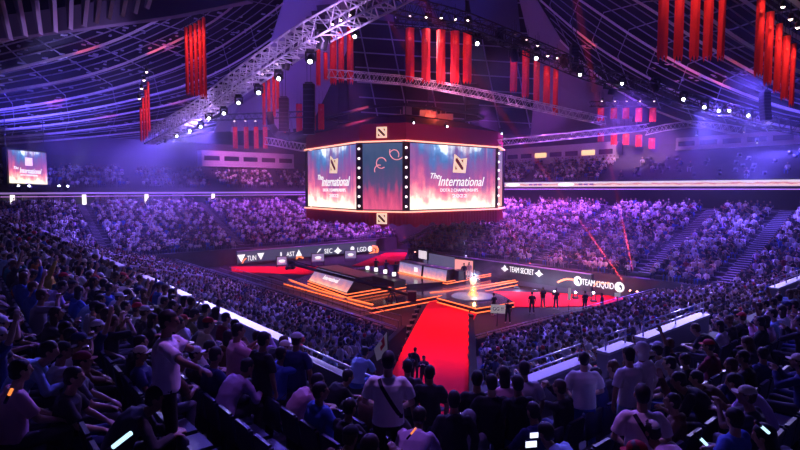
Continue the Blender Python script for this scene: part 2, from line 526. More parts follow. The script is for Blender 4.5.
# ---------------------------------------------------------------- roof
def interp(pts, x):
    for (x0, y0), (x1, y1) in zip(pts[:-1], pts[1:]):
        if x <= x1: return y0 + (y1 - y0) * (x - x0) / (x1 - x0)
    return pts[-1][1]
def smooth_curve(pts, n=15):
    """Catmull-Rom through pixel points"""
    out = []
    P_ = [pts[0]] + pts + [pts[-1]]
    for i in range(1, len(P_) - 2):
        p0, p1, p2, p3 = [np.array(q, float) for q in P_[i - 1:i + 3]]
        m = max(2, n // (len(pts) - 1))
        for k in range(m):
            t = k / m
            out.append(.5 * ((2 * p1) + (-p0 + p2) * t + (2 * p0 - 5 * p1 + 4 * p2 - p3) * t * t + (-p0 + 3 * p1 - 3 * p2 + p3) * t ** 3))
    out.append(np.array(pts[-1], float))
    return out
LEFT = [(12, [(-80, 62), (0, 42), (80, 18), (130, -12), (160, -40)]),
        (20, [(-80, 88), (0, 72), (100, 46), (165, 16), (195, -8), (225, -40)]),
        (26, [(-80, 104), (0, 92), (100, 72), (195, 32), (240, 0), (275, -38)]),
        (32, [(-80, 118), (0, 110), (100, 92), (200, 58), (280, 6), (318, -30)]),
        (38, [(-80, 127), (0, 121), (100, 107), (200, 80), (270, 40), (325, -8)]),
        (43, [(-80, 134), (0, 130), (100, 118), (200, 96), (270, 62), (330, 8)]),
        (48, [(-80, 141), (0, 138), (100, 128), (200, 111), (280, 76), (330, 34)]),
        (52, [(-80, 146), (0, 144), (100, 136), (200, 123), (280, 96), (330, 60)]),
        (56, [(-80, 151), (0, 149), (100, 144), (200, 134), (280, 116), (330, 90)])]
RIGHT = [(-4, [(800, -30), (840, 0), (880, 30), (930, 60)]),
         (2, [(750, -32), (790, -2), (830, 26), (880, 52), (930, 72)]),
         (8, [(690, -30), (740, -2), (780, 26), (810, 44), (880, 78), (930, 96)]),
         (14, [(640, -25), (690, 4), (740, 40), (800, 72), (880, 102), (930, 114)]),
         (20, [(590, -25), (645, 6), (700, 42), (760, 76), (800, 92), (880, 118), (930, 128)]),
         (27, [(548, -22), (600, 14), (645, 44), (700, 75), (760, 100), (800, 112), (880, 132), (930, 140)]),
         (33, [(540, 0), (590, 42), (645, 76), (700, 102), (760, 121), (800, 129), (880, 144), (930, 150)]),
         (38, [(560, 40), (600, 78), (650, 108), (700, 126), (760, 139), (800, 144), (880, 153), (930, 157)])]
def roof_side(curves, fn, side):
    grid = []
    for plane, px in curves:
        grid.append([fn(q[0], q[1], plane) for q in smooth_curve(px, 24)])
    N = 22
    res = []
    for row in grid:                       # resample each rib to N points by length along
        d = [0]
        for a, b in zip(row[:-1], row[1:]): d.append(d[-1] + (b - a).length)
        res.append([row[0].lerp(row[0], 0) for _ in range(0)])
        for k in range(N):
            t = d[-1] * k / (N - 1)
            for i in range(len(row) - 1):
                if t <= d[i + 1] + 1e-6: break
            res[-1].append(row[i].lerp(row[i + 1], (t - d[i]) / max(1e-6, d[i + 1] - d[i])))
    skin = MB()
    L = Vector((0, 0, .9))
    for k in range(len(res) - 1):
        for i in range(N - 1):
            skin.quad(res[k][i] + L, res[k][i + 1] + L, res[k + 1][i + 1] + L, res[k + 1][i] + L)
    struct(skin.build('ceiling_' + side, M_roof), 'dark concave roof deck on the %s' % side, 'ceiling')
    for k, row in enumerate(res):
        rb = MB()
        for a, b in zip(row[:-1], row[1:]): rb.bar(a, b + (b - a).normalized() * .1, .14, .26)
        struct(rb.build('ceiling_rib_' + side, M_rib), 'pale curved steel rib under the %s roof' % side, 'roof rib')
        # two thin service rails between ribs
        if k < len(res) - 1:
            rb = MB()
            for f in (.25, .5, .75):
                r2 = [p.lerp(q, f) + Vector((0, 0, .35)) for p, q in zip(row, res[k + 1])]
                for a, b in zip(r2[:-1], r2[1:]): rb.bar(a, b, .09, .12)
            for i in range(1, N - 1, 2):
                rb.bar(row[i] + Vector((0, 0, .5)), res[k + 1][i] + Vector((0, 0, .5)), .07, .1)
            struct(rb.build('ceiling_purlin_' + side, M_rib2), 'thin steel purlins between the %s roof ribs' % side, 'purlin')
    return res
RL = roof_side(LEFT, PB, 'left')
RR = roof_side(RIGHT, PA, 'right')
# small acoustic baffles fixed below the left deck
mb = MB()
for k in range(0, 7):
    for _ in range(60):
        i = random.randrange(0, 20); f = random.random(); g = random.random()
        p = RL[k][i].lerp(RL[k + 1][i], f).lerp(RL[k][i + 1].lerp(RL[k + 1][i + 1], f), g) + Vector((0, 0, .5))
        mb.box(p, (random.uniform(.2, .6), random.uniform(.2, .6), .1), (AX, BX, Vector((0, 0, 1))))
struct(mb.build('ceiling_plates', mat('pale_ceiling_plate', (.35, .36, .45), .6)), 'small pale acoustic baffles under the left roof', 'ceiling')

def patch(name, pts, m, label, n=1, fins=None, lift=(0, 0, .4)):
    mb = MB()
    mb.prism(pts, lift)
    o = mb.build(name, m)
    return struct(o, label, 'ceiling')
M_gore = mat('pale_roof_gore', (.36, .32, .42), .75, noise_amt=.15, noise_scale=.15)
M_fblue = mat('blue_roof_panel', (.10, .12, .24), .6, noise_amt=.2, noise_scale=.2)
# left gore, right gore and far roof between them
gl = [(291, -22, 82), (345, -22, 82), (352, 40, 90), (310, 128, 100), (214, 132, 100), (226, 104, 97), (268, 52, 90)]
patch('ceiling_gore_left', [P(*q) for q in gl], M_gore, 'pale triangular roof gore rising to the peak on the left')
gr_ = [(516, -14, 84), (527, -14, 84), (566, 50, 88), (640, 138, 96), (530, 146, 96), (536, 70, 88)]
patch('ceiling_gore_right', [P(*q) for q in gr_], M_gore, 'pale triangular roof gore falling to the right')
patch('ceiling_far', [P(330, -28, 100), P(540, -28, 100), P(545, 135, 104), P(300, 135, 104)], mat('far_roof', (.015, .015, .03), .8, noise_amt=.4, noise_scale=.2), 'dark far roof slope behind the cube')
for i, (x0, y0, x1, y1) in enumerate(((356, -22, 388, 22), (391, -22, 422, 26), (426, -22, 462, 30), (466, -22, 515, 40), (400, 30, 470, 50))):
    if i == 4: continue
    mb = MB()
    mb.prism([P(x0, y0, 97), P(x1, y0, 97), P(x1 + 6, y1, 98), P(x0 + 8, y1 - 4, 98)], (0, 0, .3))
    struct(mb.build('ceiling_blue_panel', M_fblue), 'blue roof panel near the peak', 'ceiling')
# dark panelled beams across the far roof
mb = MB()
for i in range(9):
    y = -8 + i * 15
    mb.bar(P(345 + i * 2, y, 98), P(538, y + 12, 99), .14, .2)
for i in range(7):
    x = 350 + i * 30
    mb.bar(P(x, -20, 98), P(x + 30, 128, 102), .14, .2)
struct(mb.build('ceiling_beams_far', M_rib2), 'steel beams across the far roof slope', 'ceiling')
# stepped fins along the edges of the gores
def fins(name, edge, m, n, length, label):
    mb = MB()
    (xa, ya, da), (xb, yb, db) = edge
    for i in range(n):
        t = i / (n - 1)
        p = P(xa + (xb - xa) * t, ya + (yb - ya) * t, da + (db - da) * t)
        mb.prism([p, p + Vector((length, 0, -.2)), p + Vector((length * .9, 0, -1.3)), p + Vector((0, 0, -1.6))], (0, .25, 0))
    struct(mb.build(name, m), label, 'ceiling')
fins('ceiling_fins_right', ((562, 50, 86), (636, 132, 94)), M_gore, 16, 2.0, 'stepped fins along the right gore edge')
fins('ceiling_fins_left', ((330, 4, 80), (262, 78, 90)), mat('dark_fin', (.12, .1, .16), .7), 14, -2.0, 'stepped fins along the left gore edge')
# arc beam on the left gore
mb = MB()
prev = None
for k in range(13):
    t = math.pi * k / 12
    q = P(262 - math.cos(t) * 30, 132 - math.sin(t) * 38, 93)
    if prev: mb.bar(prev, q, .5, .4)
    prev = q
struct(mb.build('trim_arch', mat('arch_paint', (.25, .2, .3), .7)), 'arched beam on the left gore', 'beam')
# near ridge beam at upper left with hanging fins
mb = MB()
mb.bar(P(-60, 36, 33), P(60, 21, 31), .4, 1.3)
mb.bar(P(60, 21, 31), P(175, 4, 28), .4, 1.3)
mb.bar(P(175, 4, 28), P(250, -12, 26), .4, 1.3)
struct(mb.build('trim_ridge_beam', mat('ridge_beam_paint', (.32, .28, .38), .7)), 'grey ridge beam crossing the upper left', 'beam')
for i, (xt, xb, yb) in enumerate(((-22, -10, 42), (-6, 8, 39), (12, 23, 35), (30, 38, 33), (49, 53, 31), (67, 68, 28), (84, 82, 25), (97, 94, 22), (110, 107, 18), (124, 120, 15), (137, 133, 12), (150, 145, 7))):
    mb = MB()
    d = 29 - i * .25
    a, b = P(xt, -14, d), P(xb, yb, d)
    w = Vector((0.07, 0, 0))
    mb.prism([a - w * 2, a + w * 2, b + w * .6, b - w * .6], (.0, .35, 0))
    struct(mb.build('trim_fin', mat('fin_paint', (.62, .56, .68), .6)), 'pale fin hanging from the upper left ridge beam', 'fin')

# ---------------------------------------------------------------- ribbons, facades
def along(p0, p1): d = (p1 - p0); return d.normalized()
def ribbon(pfn, r, t0, t1, z0, z1, m, label, logos=True):
    root = empty('ribbon_display', pfn(r, t0, z0))
    tag(root, label, 'display')
    n = 6
    for i in range(n):
        a = t0 + (t1 - t0) * i / n; b = t0 + (t1 - t0) * (i + 1) / n
        q = MB(); pa, pb = pfn(r, a, z0), pfn(r, b, z0)
        q.quad(pb, pa, pa + Vector((0, 0, z1 - z0)), pb + Vector((0, 0, z1 - z0)), uv=True)
        q.build('display_panel', m, root)
    q = MB()
    pa, pb = pfn(r + .04, t0, z0), pfn(r + .04, t1, z0)
    dirn = (pfn(r + .3, t0, 0) - pfn(r + .04, t0, 0))
    q.prism([pa, pb, pb + dirn, pa + dirn], (0, 0, z1 - z0))
    q.build('housing', M_black, root)
    q = MB(); off = pfn(r - .04, t0, 0) - pfn(r, t0, 0)
    q.bar(pa + off + Vector((0, 0, -.32)), pb + off + Vector((0, 0, -.32)), .06, .07)
    q.build('light_line', mat('violet_strip', (.6, .3, .9), .5, emit=1.0, ecol=(.75, .3, 1.0)), root)
    return root
rb = ribbon(fr_pt, 19.2, -44, 21, 11.1, 11.75, M_scr_r, 'long bright ribbon display under the far right upper tier')
# oval marks on the ribbon
for t in (-3.0, 6.0, 13.0):
    q = MB(); c = fr_pt(19.1, t, 11.42)
    pts = []
    for k in range(20):
        a = 2 * math.pi * k / 20
        pts.append(c + BX * (math.cos(a) * 1.3) + Vector((0, 0, math.sin(a) * .26)))
    q.poly(pts); q.build('oval_mark', M_letter, rb)
for t in (-6.0, 2.0, 10.5, 17):
    q = MB(); c = fr_pt(19.1, t, 11.42)
    for k in range(3):
        q.box(c + BX * (k * .8 - .8), (.1, .5, .22), (AX, BX, Vector((0, 0, 1))))
    q.build('dark_mark', mat('ribbon_glyph', (.3, .1, .3), .6), rb)
rl = ribbon(fl_pt, 19.2, -40, 22, 10.1, 10.34, mat('violet_ribbon', (.4, .2, .7), .5, emit=.45, ecol=(.6, .35, .95)), 'thin violet ribbon light under the far left upper tier')

def facade(name, pfn, r, t0, t1, z0, z1, m, wm, label, nwin, wz0, wz1, lit=None):
    root = empty(name, pfn(r, t0, z0))
    root['kind'] = 'structure'; root['label'] = label
    q = MB()
    pa, pb = pfn(r, t0, z0), pfn(r, t1, z0); dn = pfn(r + 2.0, t0, 0) - pfn(r, t0, 0)
    q.prism([pa, pb, pb + dn, pa + dn], (0, 0, z1 - z0))
    q.build('facade', m, root)
    u = along(pa, pb); off = pfn(r - .06, t0, 0) - pfn(r, t0, 0)
    L_ = (pb - pa).length
    for i in range(nwin):
        c0 = pa + off + u * (L_ * (i + .12) / nwin); c1 = pa + off + u * (L_ * (i + .88) / nwin)
        q = MB()
        q.prism([c0 + Vector((0, 0, wz0 - z0)), c1 + Vector((0, 0, wz0 - z0)), c1 + Vector((0, 0, wz0 - z0)) - off * .8, c0 + Vector((0, 0, wz0 - z0)) - off * .8], (0, 0, wz1 - wz0))
        q.build('window', lit if (lit and i % 3 == 1) else wm, root)
    q = MB(); q.bar(pa + off * 2 + Vector((0, 0, .1)), pb + off * 2 + Vector((0, 0, .1)), .12, .2); q.build('sill', M_ledge, root)
    return root
M_win = mat('dark_window', (.03, .03, .06), .15)
M_wlit = mat('lit_window', (.9, .7, .4), .3, emit=1.2, ecol=(1, .62, .25))
facade('wall_press_box', fl_pt, 25.0, -4.5, 13.0, 14.7, 17.4, M_pale, M_win, 'long pale press box above the far left tier', 5, 15.7, 16.5)
facade('wall_control_box', fr_pt, 25.5, -6.5, 12.5, 14.4, 17.4, M_pale, M_win, 'pale glazed box above the far right tier', 7, 15.7, 16.4, M_wlit)
facade('wall_round_window_strip', fr_pt, 27.0, -40, -14, 15.8, 17.4, M_pale, M_win, 'pale strip wall with dark round windows at far right', 10, 16.3, 16.9)
# lit portals and posts along the far left concourse
q = MB()
for t in (-39.0, -31.0, -22.5, -14, -3.5):
    c = fl_pt(22.9, t, 9.3); q.box(c, (.5, .15, 1.6), (AX, BX, Vector((0, 0, 1))))
struct(q.build('trim_portal_lights', M_bulb), 'lit doorway strips on the far left concourse', 'light')
q = MB()
for t in (-38, -34.5, -29, -26, -20, -17.5, -9):
    c = fl_pt(23.5, t, 9.2); q.box(c, (1.8, .2, 1.9), (AX, BX, Vector((0, 0, 1))))
struct(q.build('wall_portals', M_pale), 'pale doorway surrounds on the far left concourse', 'wall')
# stair flights with pale nosings up the far right tier
def stairs(name, pfn, t, w, rows, label, u):
    root = empty(name, pfn(rows[0][0], t, rows[0][2])); root['kind'] = 'structure'; root['label'] = label
    q = MB(); q2 = MB()
    axn = (pfn(1, t, 0) - pfn(0, t, 0)).normalized()
    for (r0, r1, z) in rows:
        for k in range(2):
            rr = r0 + (r1 - r0) * k / 2
            zz = z + (.15 if k else 0)
            q.box(pfn(rr + .21, t, zz + .06), (.42, w, .12), (axn, u, Vector((0, 0, 1))))
            q2.box(pfn(rr + .03, t, zz + .135), (.08, w, .03), (axn, u, Vector((0, 0, 1))))
    q.build('steps', M_concrete, root); q2.build('nosing', M_ledge, root)
    return root
STAIRS = {'fr_low': (-29, -22.5, -11.5, 0, 11, 21), 'fl_low': (-24, -8, 8), 'nl_low': (-6, 6, 18, 30), 'nr_low': (0, 12, 24, 36),
          'nl_up': (-24.5, -15.6, -2, 9, 21, 33), 'nr_up': (-25.5, -15, -3, 9, 21, 33), 'fr_up': (-32, -20, -8, 4, 16), 'fl_up': (-30, -16, -4, 8)}
for key in ('fr_low', 'fl_low', 'nl_low', 'nr_low', 'nl_up', 'nr_up'):
    st = STANDS[key]; u = (st.pt(0, 1) - st.pt(0, 0)).normalized()
    for t in STAIRS[key]:
        stairs('floor_stairs', st.pt, t, 1.1 if key != 'fl_low' else .8, st.rows[1:8] if key.endswith('up') else st.rows[1:], 'stair flight with pale step edges', u)

# ---------------------------------------------------------------- parapets with rails
def parapet(pfn, r, t0, t1, z0, z1, label, rail=True, thick=.28, group=None):
    root = empty('parapet', pfn(r, t0, z0))
    tag(root, label, 'parapet', group)
    pa, pb = pfn(r, t0, z0), pfn(r, t1, z0); dn = pfn(r + thick, t0, 0) - pfn(r, t0, 0)
    q = MB(); q.prism([pa, pb, pb + dn, pa + dn], (0, 0, z1 - z0 - .07)); q.build('wall_panel', M_parapet, root)
    q = MB(); e = dn * .12
    up = Vector((0, 0, z1 - z0 - .07))
    q.prism([pa - e + up, pb - e + up, pb + dn + e + up, pa + dn + e + up], (0, 0, .07)); q.build('ledge', M_ledge, root)
    if rail:
        u = along(pa, pb); L_ = (pb - pa).length
        q = MB(); m_ = dn * .5
        n = max(2, int(L_ / 1.6) + 1)
        for i in range(n):
            c = pa + m_ + u * (.15 + (L_ - .3) * i / (n - 1)) + up + Vector((0, 0, .05))
            post = MB(); post.tube(c, c + Vector((0, 0, .42)), .022, 6); post.build('post', M_rail, root)
        for h in (.25, .45):
            q.tube(pa + m_ + up + Vector((0, 0, h)) + u * .1, pb + m_ + up + Vector((0, 0, h)) - u * .1, .022, 6)
        q.build('hand_rail', M_rail, root)
    return root
PAR = []
def tpar(px, py, z, fn):   # position along a parapet line of a pixel
    return 0
for t0, t1, lab, rl_ in ((-32.0, -25.2, 'pale-topped parapet nearest the bottom of the left stand, ending by the standing pair', False),
                    (-23.8, -17.6, 'second pale parapet up the left stand, beyond the first stairs', False),
                    (-13.6, -6.0, 'third pale parapet up the left stand, halfway to the picture edge', False),
                    (3.0, 19.0, 'long pale parapet high on the left stand reaching the picture edge', False)):
    parapet(nl_pt, 18.12, t0, t1, 4.7, 6.75, lab, rl_)
for t0, t1, lab in ((-28.7, -25.9, 'pale parapet with double rail beside the standing man in white at lower right'),
                    (-25.0, -23.7, 'short pale parapet behind the figure in a pale hood'),
                    (-23.0, -18.6, 'pink-lit parapet with rail in the middle of the right stand'),
                    (-11.5, -6.4, 'pale parapet close to the right edge of the right stand')):
    parapet(nr_pt, 18.12, t0, t1, 4.7, 6.75, lab, True)
# vomitory walls lower in the left stand
for t, lab in ((12.5, 'sloping pale stair wall on the left stand, upper one'), (1.0, 'sloping pale stair wall on the left stand, lower one')):
    root = empty('stair_wall', nl_pt(8, t, 2.0)); tag(root, lab, 'stair wall')
    q = MB(); a, b = nl_pt(8, t, 3.1), nl_pt(15, t, 4.9)
    u = BX * .22
    q.add([a, b, b - Vector((0, 0, 1.6)), a - Vector((0, 0, 1.4)), a + u, b + u, b + u - Vector((0, 0, 1.6)), a + u - Vector((0, 0, 1.4))],
          [(0, 1, 2, 3), (7, 6, 5, 4), (0, 4, 5, 1), (2, 6, 7, 3), (0, 3, 7, 4), (1, 5, 6, 2)])
    q.build('wall_panel', M_parapet, root)
    q = MB(); q.bar(a + u * .5 + Vector((0, 0, .04)), b + u * .5 + Vector((0, 0, .04)), .34, .07); q.build('ledge', M_ledge, root)
# black-draped corner fronts over the carpet corridor
for pfn, t0, t1, lab in ((nl_pt, -37.6, -32.3, 'black-draped barrier at the tier corner left of the carpet'), (nr_pt, -30.5, -29.0, 'black-draped barrier at the tier corner right of the carpet')):
    root = empty('draped_barrier', pfn(18.12, t0, 4.7)); tag(root, lab, 'barrier')
    pa, pb = pfn(18.12, t0, 4.7), pfn(18.12, t1, 4.7); dn = pfn(18.37, t0, 0) - pfn(18.12, t0, 0)
    q = MB(); q.prism([pa, pb, pb + dn, pa + dn], (0, 0, 1.85)); q.build('drape', M_black, root)
    q = MB(); q.tube(pa + Vector((0, 0, 2.0)), pb + Vector((0, 0, 2.0)), .03, 6); q.build('hand_rail', M_rail, root)
# low dark railings between the left crowd and the stage
for k, r_ in enumerate((1.2, 2.3, 3.4)):
    for pfn, lo, hi, nm in ((nl_pt, nl_lo_low(r_) + .5, 14, 'left'),):
        pa, pb = pfn(r_, lo, 1), pfn(r_, hi, 1); u_ = (pb - pa).normalized(); L_ = (pb - pa).length
        root = empty('floor_railing', pa); tag(root, 'low dark railing before the left crowd, %s one from the stage' % ('first', 'second', 'third')[k], 'railing')
        q = MB(); q.tube(pa + Vector((0, 0, .95)), pb + Vector((0, 0, .95)), .03, 5); q.build('hand_rail', M_rail, root)
        q = MB()
        for j in range(int(L_ / 2.2)): q.tube(pa + u_ * (j * 2.2), pa + u_ * (j * 2.2) + Vector((0, 0, .95)), .025, 5)
        q.build('posts', M_dsteel, root)
# front barriers of the near lower tiers: dark rails by the floor
for pfn, lo, hi, nm in ((nl_pt, nl_lo_low(4.4), 30, 'left'), (nr_pt, nr_lo_low(4.4), 40, 'right')):
    root = empty('floor_barrier', pfn(4.4, lo, 1.0)); tag(root, 'dark floor barrier with thin rails along the %s crowd' % nm, 'barrier')
    q = MB(); pa, pb = pfn(4.45, lo, 1), pfn(4.45, hi, 1); dn = pfn(.45, lo, 0) - pfn(.35, lo, 0)
    q.prism([pa, pb, pb + dn, pa + dn], (0, 0, 1.1)); q.build('panel', mat('barrier_panel', (.05, .04, .06), .5), root)
    q = MB(); q.tube(pa + Vector((0, 0, 1.3)), pb + Vector((0, 0, 1.3)), .03); q.tube(pa + Vector((0, 0, 1.15)), pb + Vector((0, 0, 1.15)), .02)
    q.build('hand_rail', M_rail, root)
# pale vomitory block at far right
root = empty('vomitory_block', W(7.0, -19.5, 1)); root['kind'] = 'structure'
q = MB()
a, b = PZ(680, 291, 1.0), PZ(734, 285, 1.0)
a.z = b.z = 1.0
q.prism([a, b, b + AX * 1.2, a + AX * 1.2], (0, 0, 1.9)); q.build('wall_panel', M_pale, root)
root.name = 'wall_vomitory'; root['label'] = 'pale wall block where the right crowd meets the far tier'
# ================================================================== THE CUBE
Z0, Z1 = 8.54, 15.56
K = [Vector((-11.6, 66.4, 0)), Vector((-4.2, 55.4, 0)), Vector((.62, 53.7, 0)), Vector((11.4, 62.4, 0)), Vector((12.8, 66.8, 0)), Vector((5.4, 77.6, 0)), Vector((.5, 79.2, 0)), Vector((-10.4, 70.6, 0))]
KC = sum(K, Vector()) / 8
cube = empty('hanging_screen_cube', (KC.x, KC.y, Z0 - 1.4))
tag(cube, 'huge red-draped screen cube hanging over the centre stage', 'screen cube')
def at(p, z): return Vector((p[0], p[1], z))
def inset(p, d): q = (p - KC); return KC + q * ((q.length - d) / q.length)
emb_info = []
for i in range(8):
    a, b = K[i], K[(i + 1) % 8]
    u = (b - a).normalized(); Lf = (b - a).length
    nrm = Vector((u.y, -u.x, 0))
    if nrm.dot((a + b) / 2 - KC) < 0: nrm = -nrm
    m = M_scr if i in (0, 2, 4, 6) else M_scr_n
    if i == 3: m = M_scr_d
    q = MB(); e = .38
    a1, b1 = a + u * e, b - u * e
    q.quad(at(a1, Z0 + .15), at(b1, Z0 + .15), at(b1, Z1 - .12), at(a1, Z1 - .12), uv=True)
    scr = q.build('screen', m, cube)
    if i in (0, 2):
        scr['label'] = 'wide screen showing a bright title picture'
        c = (a + b) / 2 + nrm * .06 + u * (.3 if i == 0 else 0)
        V = Vector((0, 0, 1))
        k = Lf / 13.4
        add_text(None, 'International', 1.5, 'title', M_letter, cube, tuple(at(c + u * .8 * k, Z0 + 3.05)), u, V, width=6.9 * k, shear=.35, depth=.015, name='title_lettering')
        add_text(None, 'The', .85, 'title', M_letter, cube, tuple(at(c - u * 3.05 * k, Z0 + 3.6)), u, V, width=1.25 * k, shear=.35, depth=.015, name='title_lettering')
        add_text(None, 'DOTA 2 CHAMPIONSHIPS', .5, 'title', M_letter, cube, tuple(at(c + u * .6 * k, Z0 + 2.12)), u, V, width=5.6 * k, depth=.015, name='title_lettering')
        add_text(None, '2022', .5, 'title', M_letter2, cube, tuple(at(c + u * .6 * k, Z0 + 1.5)), u, V, width=2.2 * k, depth=.015, name='title_lettering')
        # pale emblem: a square shield with a slanted notch
        q = MB(); cc = at(c + u * .5 * k, Z0 + 5.0)
        S = .95
        def E(x, y): return cc + u * (x * S * k) + V * (y * S)
        q.poly([E(-1, -1), E(1, -1.05), E(1.25, .7), E(.2, .55), E(-.75, 1.1)])
        q.build('emblem', M_emblem, cube)
        q = MB(); cc = cc + nrm * .02
        q.poly([E(-.6, .6), E(-.3, .62), E(.65, -.45), E(.6, -.7), E(.3, -.65), E(-.62, .3)])
        q.poly([E(-.6, -.2), E(-.35, -.65), E(-.65, -.7)])
        q.poly([E(.25, .45), E(.62, .5), E(.55, .1)])
        q.build('emblem_mark', mat('emblem_mark', (.3, .04, .06), .5, emit=.1, ecol=(.5, .1, .2)), cube)
    if i == 1:
        # curling red ornament on the night picture
        q = MB(); c = (a + b) / 2 + nrm * .06
        for (ox, oz, rr, s0, s1) in ((-.1, 4.9, .55, .3, 5.4), (-.35, 4.2, .5, 1.2, 3.6), (1.3, 5.7, .5, -.5, 2.6), (1.6, 6.0, .8, 2.8, 5.6)):
            pts = [at(c + u * (ox + math.cos(s0 + (s1 - s0) * j / 9) * rr), Z0 + oz + math.sin(s0 + (s1 - s0) * j / 9) * rr) for j in range(10)]
            q.path(pts, .045, 5)
        q.build('ornament', mat('ornament_glow', (1, .4, .4), .5, emit=.8, ecol=(1, .35, .38)), cube)
    # pillars of bulbs at the corner
    q = MB(); q.box(at(a + (KC - a).normalized() * .12, (Z0 + Z1) / 2), (.75, .3, Z1 - Z0), (u, nrm, Vector((0, 0, 1))))
    q.build('corner_pillar', M_black, cube)
    if i in (1, 2, 3, 4):
        for k in range(7):
            q = MB(); q.ball(at(a, Z0 + .5 + k * .98) + (a - KC).normalized() * .1, .13, 8, 5)
            q.build('bulb', M_bulb, cube)
    # light trims
    q = MB(); q.bar(at(a, Z1 + .06) + nrm * .12, at(b, Z1 + .06) + nrm * .12, .3, .13); q.build('light_trim', M_rtrim, cube)
    q = MB(); q.bar(at(a, Z0 - .05) + nrm * .15, at(b, Z0 - .05) + nrm * .15, .4, .14); q.build('light_trim', M_rtrim, cube)
    # fascia over the screens
    q = MB(); q.prism([at(a, Z1 + .12), at(b, Z1 + .12), at(inset(b, .5), Z1 + .12), at(inset(a, .5), Z1 + .12)], (0, 0, 1.75)); q.build('fascia', M_canopy, cube)
    q = MB(); ia, ib = inset(a, 4), inset(b, 4)
    q.add([at(a, Z1 + 1.87), at(b, Z1 + 1.87), at(ib, Z1 + 3.1), at(ia, Z1 + 3.1)], [(0, 1, 2, 3)])
    q.build('canopy_slope', mat('canopy_cloth', (.045, .01, .03), .8), cube)
    # pleated valance below
    q = MB(); n = int(Lf / .22)
    vs = []
    for k in range(n + 1):
        p = a.lerp(b, k / n) + nrm * (.09 if k % 2 else -.03)
        low = Z0 - 1.45 + .16 * math.sin(k * .9) + .1 * math.sin(k * .37 + i)
        vs += [at(p, Z0 - .12), at(p + nrm * .03, low)]
    q.add(vs, [(2 * k, 2 * k + 2, 2 * k + 3, 2 * k + 1) for k in range(n)])
    q.build('pleated_valance', M_curtain, cube)
    if i in (1,):
        c = (a + b) / 2 + nrm * .2 + u * .0
        for zz, s_ in ((Z1 + .95, .55), (Z0 - .75, .55)):
            q = MB(); q.box(at(c, zz), (s_ * 2, .08, s_ * 2), (u, nrm, Vector((0, 0, 1)))); pl = q.build('emblem_plate', M_emblem, cube)
            q = MB(); cc = at(c + nrm * .06, zz); V = Vector((0, 0, 1))
            def E(x, y): return cc + u * (x * s_) + V * (y * s_)
            q.poly([E(-.7, .7), E(-.4, .7), E(.7, -.4), E(.7, -.7), E(.4, -.7), E(-.7, .35)])
            q.poly([E(-.7, -.1), E(-.25, -.7), E(-.7, -.7)]); q.poly([E(.3, .65), E(.7, .65), E(.7, .15)])
            link('emblem_mark', q.mesh('emblem_mark', mat('emblem_dark', (.12, .03, .03), .5), cube.location), pl)
q = MB(); q.prism([at(inset(p, .6), Z0 - .1) for p in K], (0, 0, .2)); q.prism([at(inset(p, 4), Z1 + 3.0) for p in K], (0, 0, .2)); q.build('deck', M_black, cube)
for p in (K[0], K[2], K[3], K[5], K[7]):
    q = MB(); pi = inset(p, 4); q.tube(at(pi, Z1 + 3), at(pi + Vector((0, 0, 0)), 36), .05, 5); q.build('suspension_cable', M_dsteel, cube)
# a rigging frame above the cube
q = MB()
for zz in (Z1 + 4.0,):
    pts = [at(inset(p, 2.5), zz) for p in K]
    for k in range(8): q.bar(pts[k], pts[(k + 1) % 8], .3, .3)
q.build('rigging_frame', M_dsteel, cube)

# equipment cases and winches standing on the cube deck
random.seed(5)
for k in range(9):
    p = KC + AX * random.uniform(-4, 4) + BX * random.uniform(-4, 4); h_ = random.uniform(.7, 1.6)
    q = MB(); q.box(at(p, Z1 + 3.22 + h_ / 2), (random.uniform(.8, 1.8), random.uniform(.6, 1.1), h_)); q.tube(at(p, Z1 + 3.2 + h_), at(p, Z1 + 3.9 + h_), .05, 5)
    q.build('equipment_case', mat('case_paint', (.35, .3, .3), .5), cube)
random.seed(7)

# ================================================================== TRUSSES
def truss(pts, w, m, label, cat='truss', bay=1.0, r=.045, m2=None):
    """box truss through the points; four chords and zigzag lacing as parts"""
    root = empty('lighting_truss', pts[0]); tag(root, label, cat)
    secs = []
    for i, p in enumerate(pts):
        d = ((pts[min(i + 1, len(pts) - 1)] - pts[max(i - 1, 0)])).normalized()
        X = d.cross(Vector((0, 0, 1))).normalized(); Zv = X.cross(d)
        secs.append([p + X * (sx * w / 2) + Zv * (sz * w / 2) for sx, sz in ((-1, -1), (1, -1), (1, 1), (-1, 1))])
    for c in range(4):
        q = MB(); q.path([s[c] for s in secs], r, 5); q.build('chord', m, root)
    q = MB()
    for i in range(len(pts) - 1):
        L_ = (pts[i + 1] - pts[i]).length; n = max(1, round(L_ / bay))
        for k in range(n):
            for c in range(4):
                c2 = (c + 1) % 4
                p0 = secs[i][c].lerp(secs[i + 1][c], k / n); p1 = secs[i][c2].lerp(secs[i + 1][c2], (k + .5) / n); p2 = secs[i][c].lerp(secs[i + 1][c], (k + 1) / n)
                q.tube(p0, p1, r * .6, 4, caps=False); q.tube(p1, p2, r * .6, 4, caps=False)
                if c % 2 == 0: q.tube(p0, secs[i][c2].lerp(secs[i + 1][c2], k / n), r * .6, 4, caps=False)
    q.build('lacing', m2 or m, root)
    return root
def curve3(pp, n):
    """pixel+depth points -> smooth 3-D polyline"""
    out = []
    Q = [P(*p) for p in pp]; Q = [Q[0]] + Q + [Q[-1]]
    for i in range(1, len(Q) - 2):
        p0, p1, p2, p3 = Q[i - 1:i + 3]
        for k in range(n):
            t = k / n
            out.append(.5 * ((2 * p1) + (-p0 + p2) * t + (2 * p0 - 5 * p1 + 4 * p2 - p3) * t * t + (-p0 + 3 * p1 - 3 * p2 + p3) * t ** 3))
    out.append(Q[-1]); return out
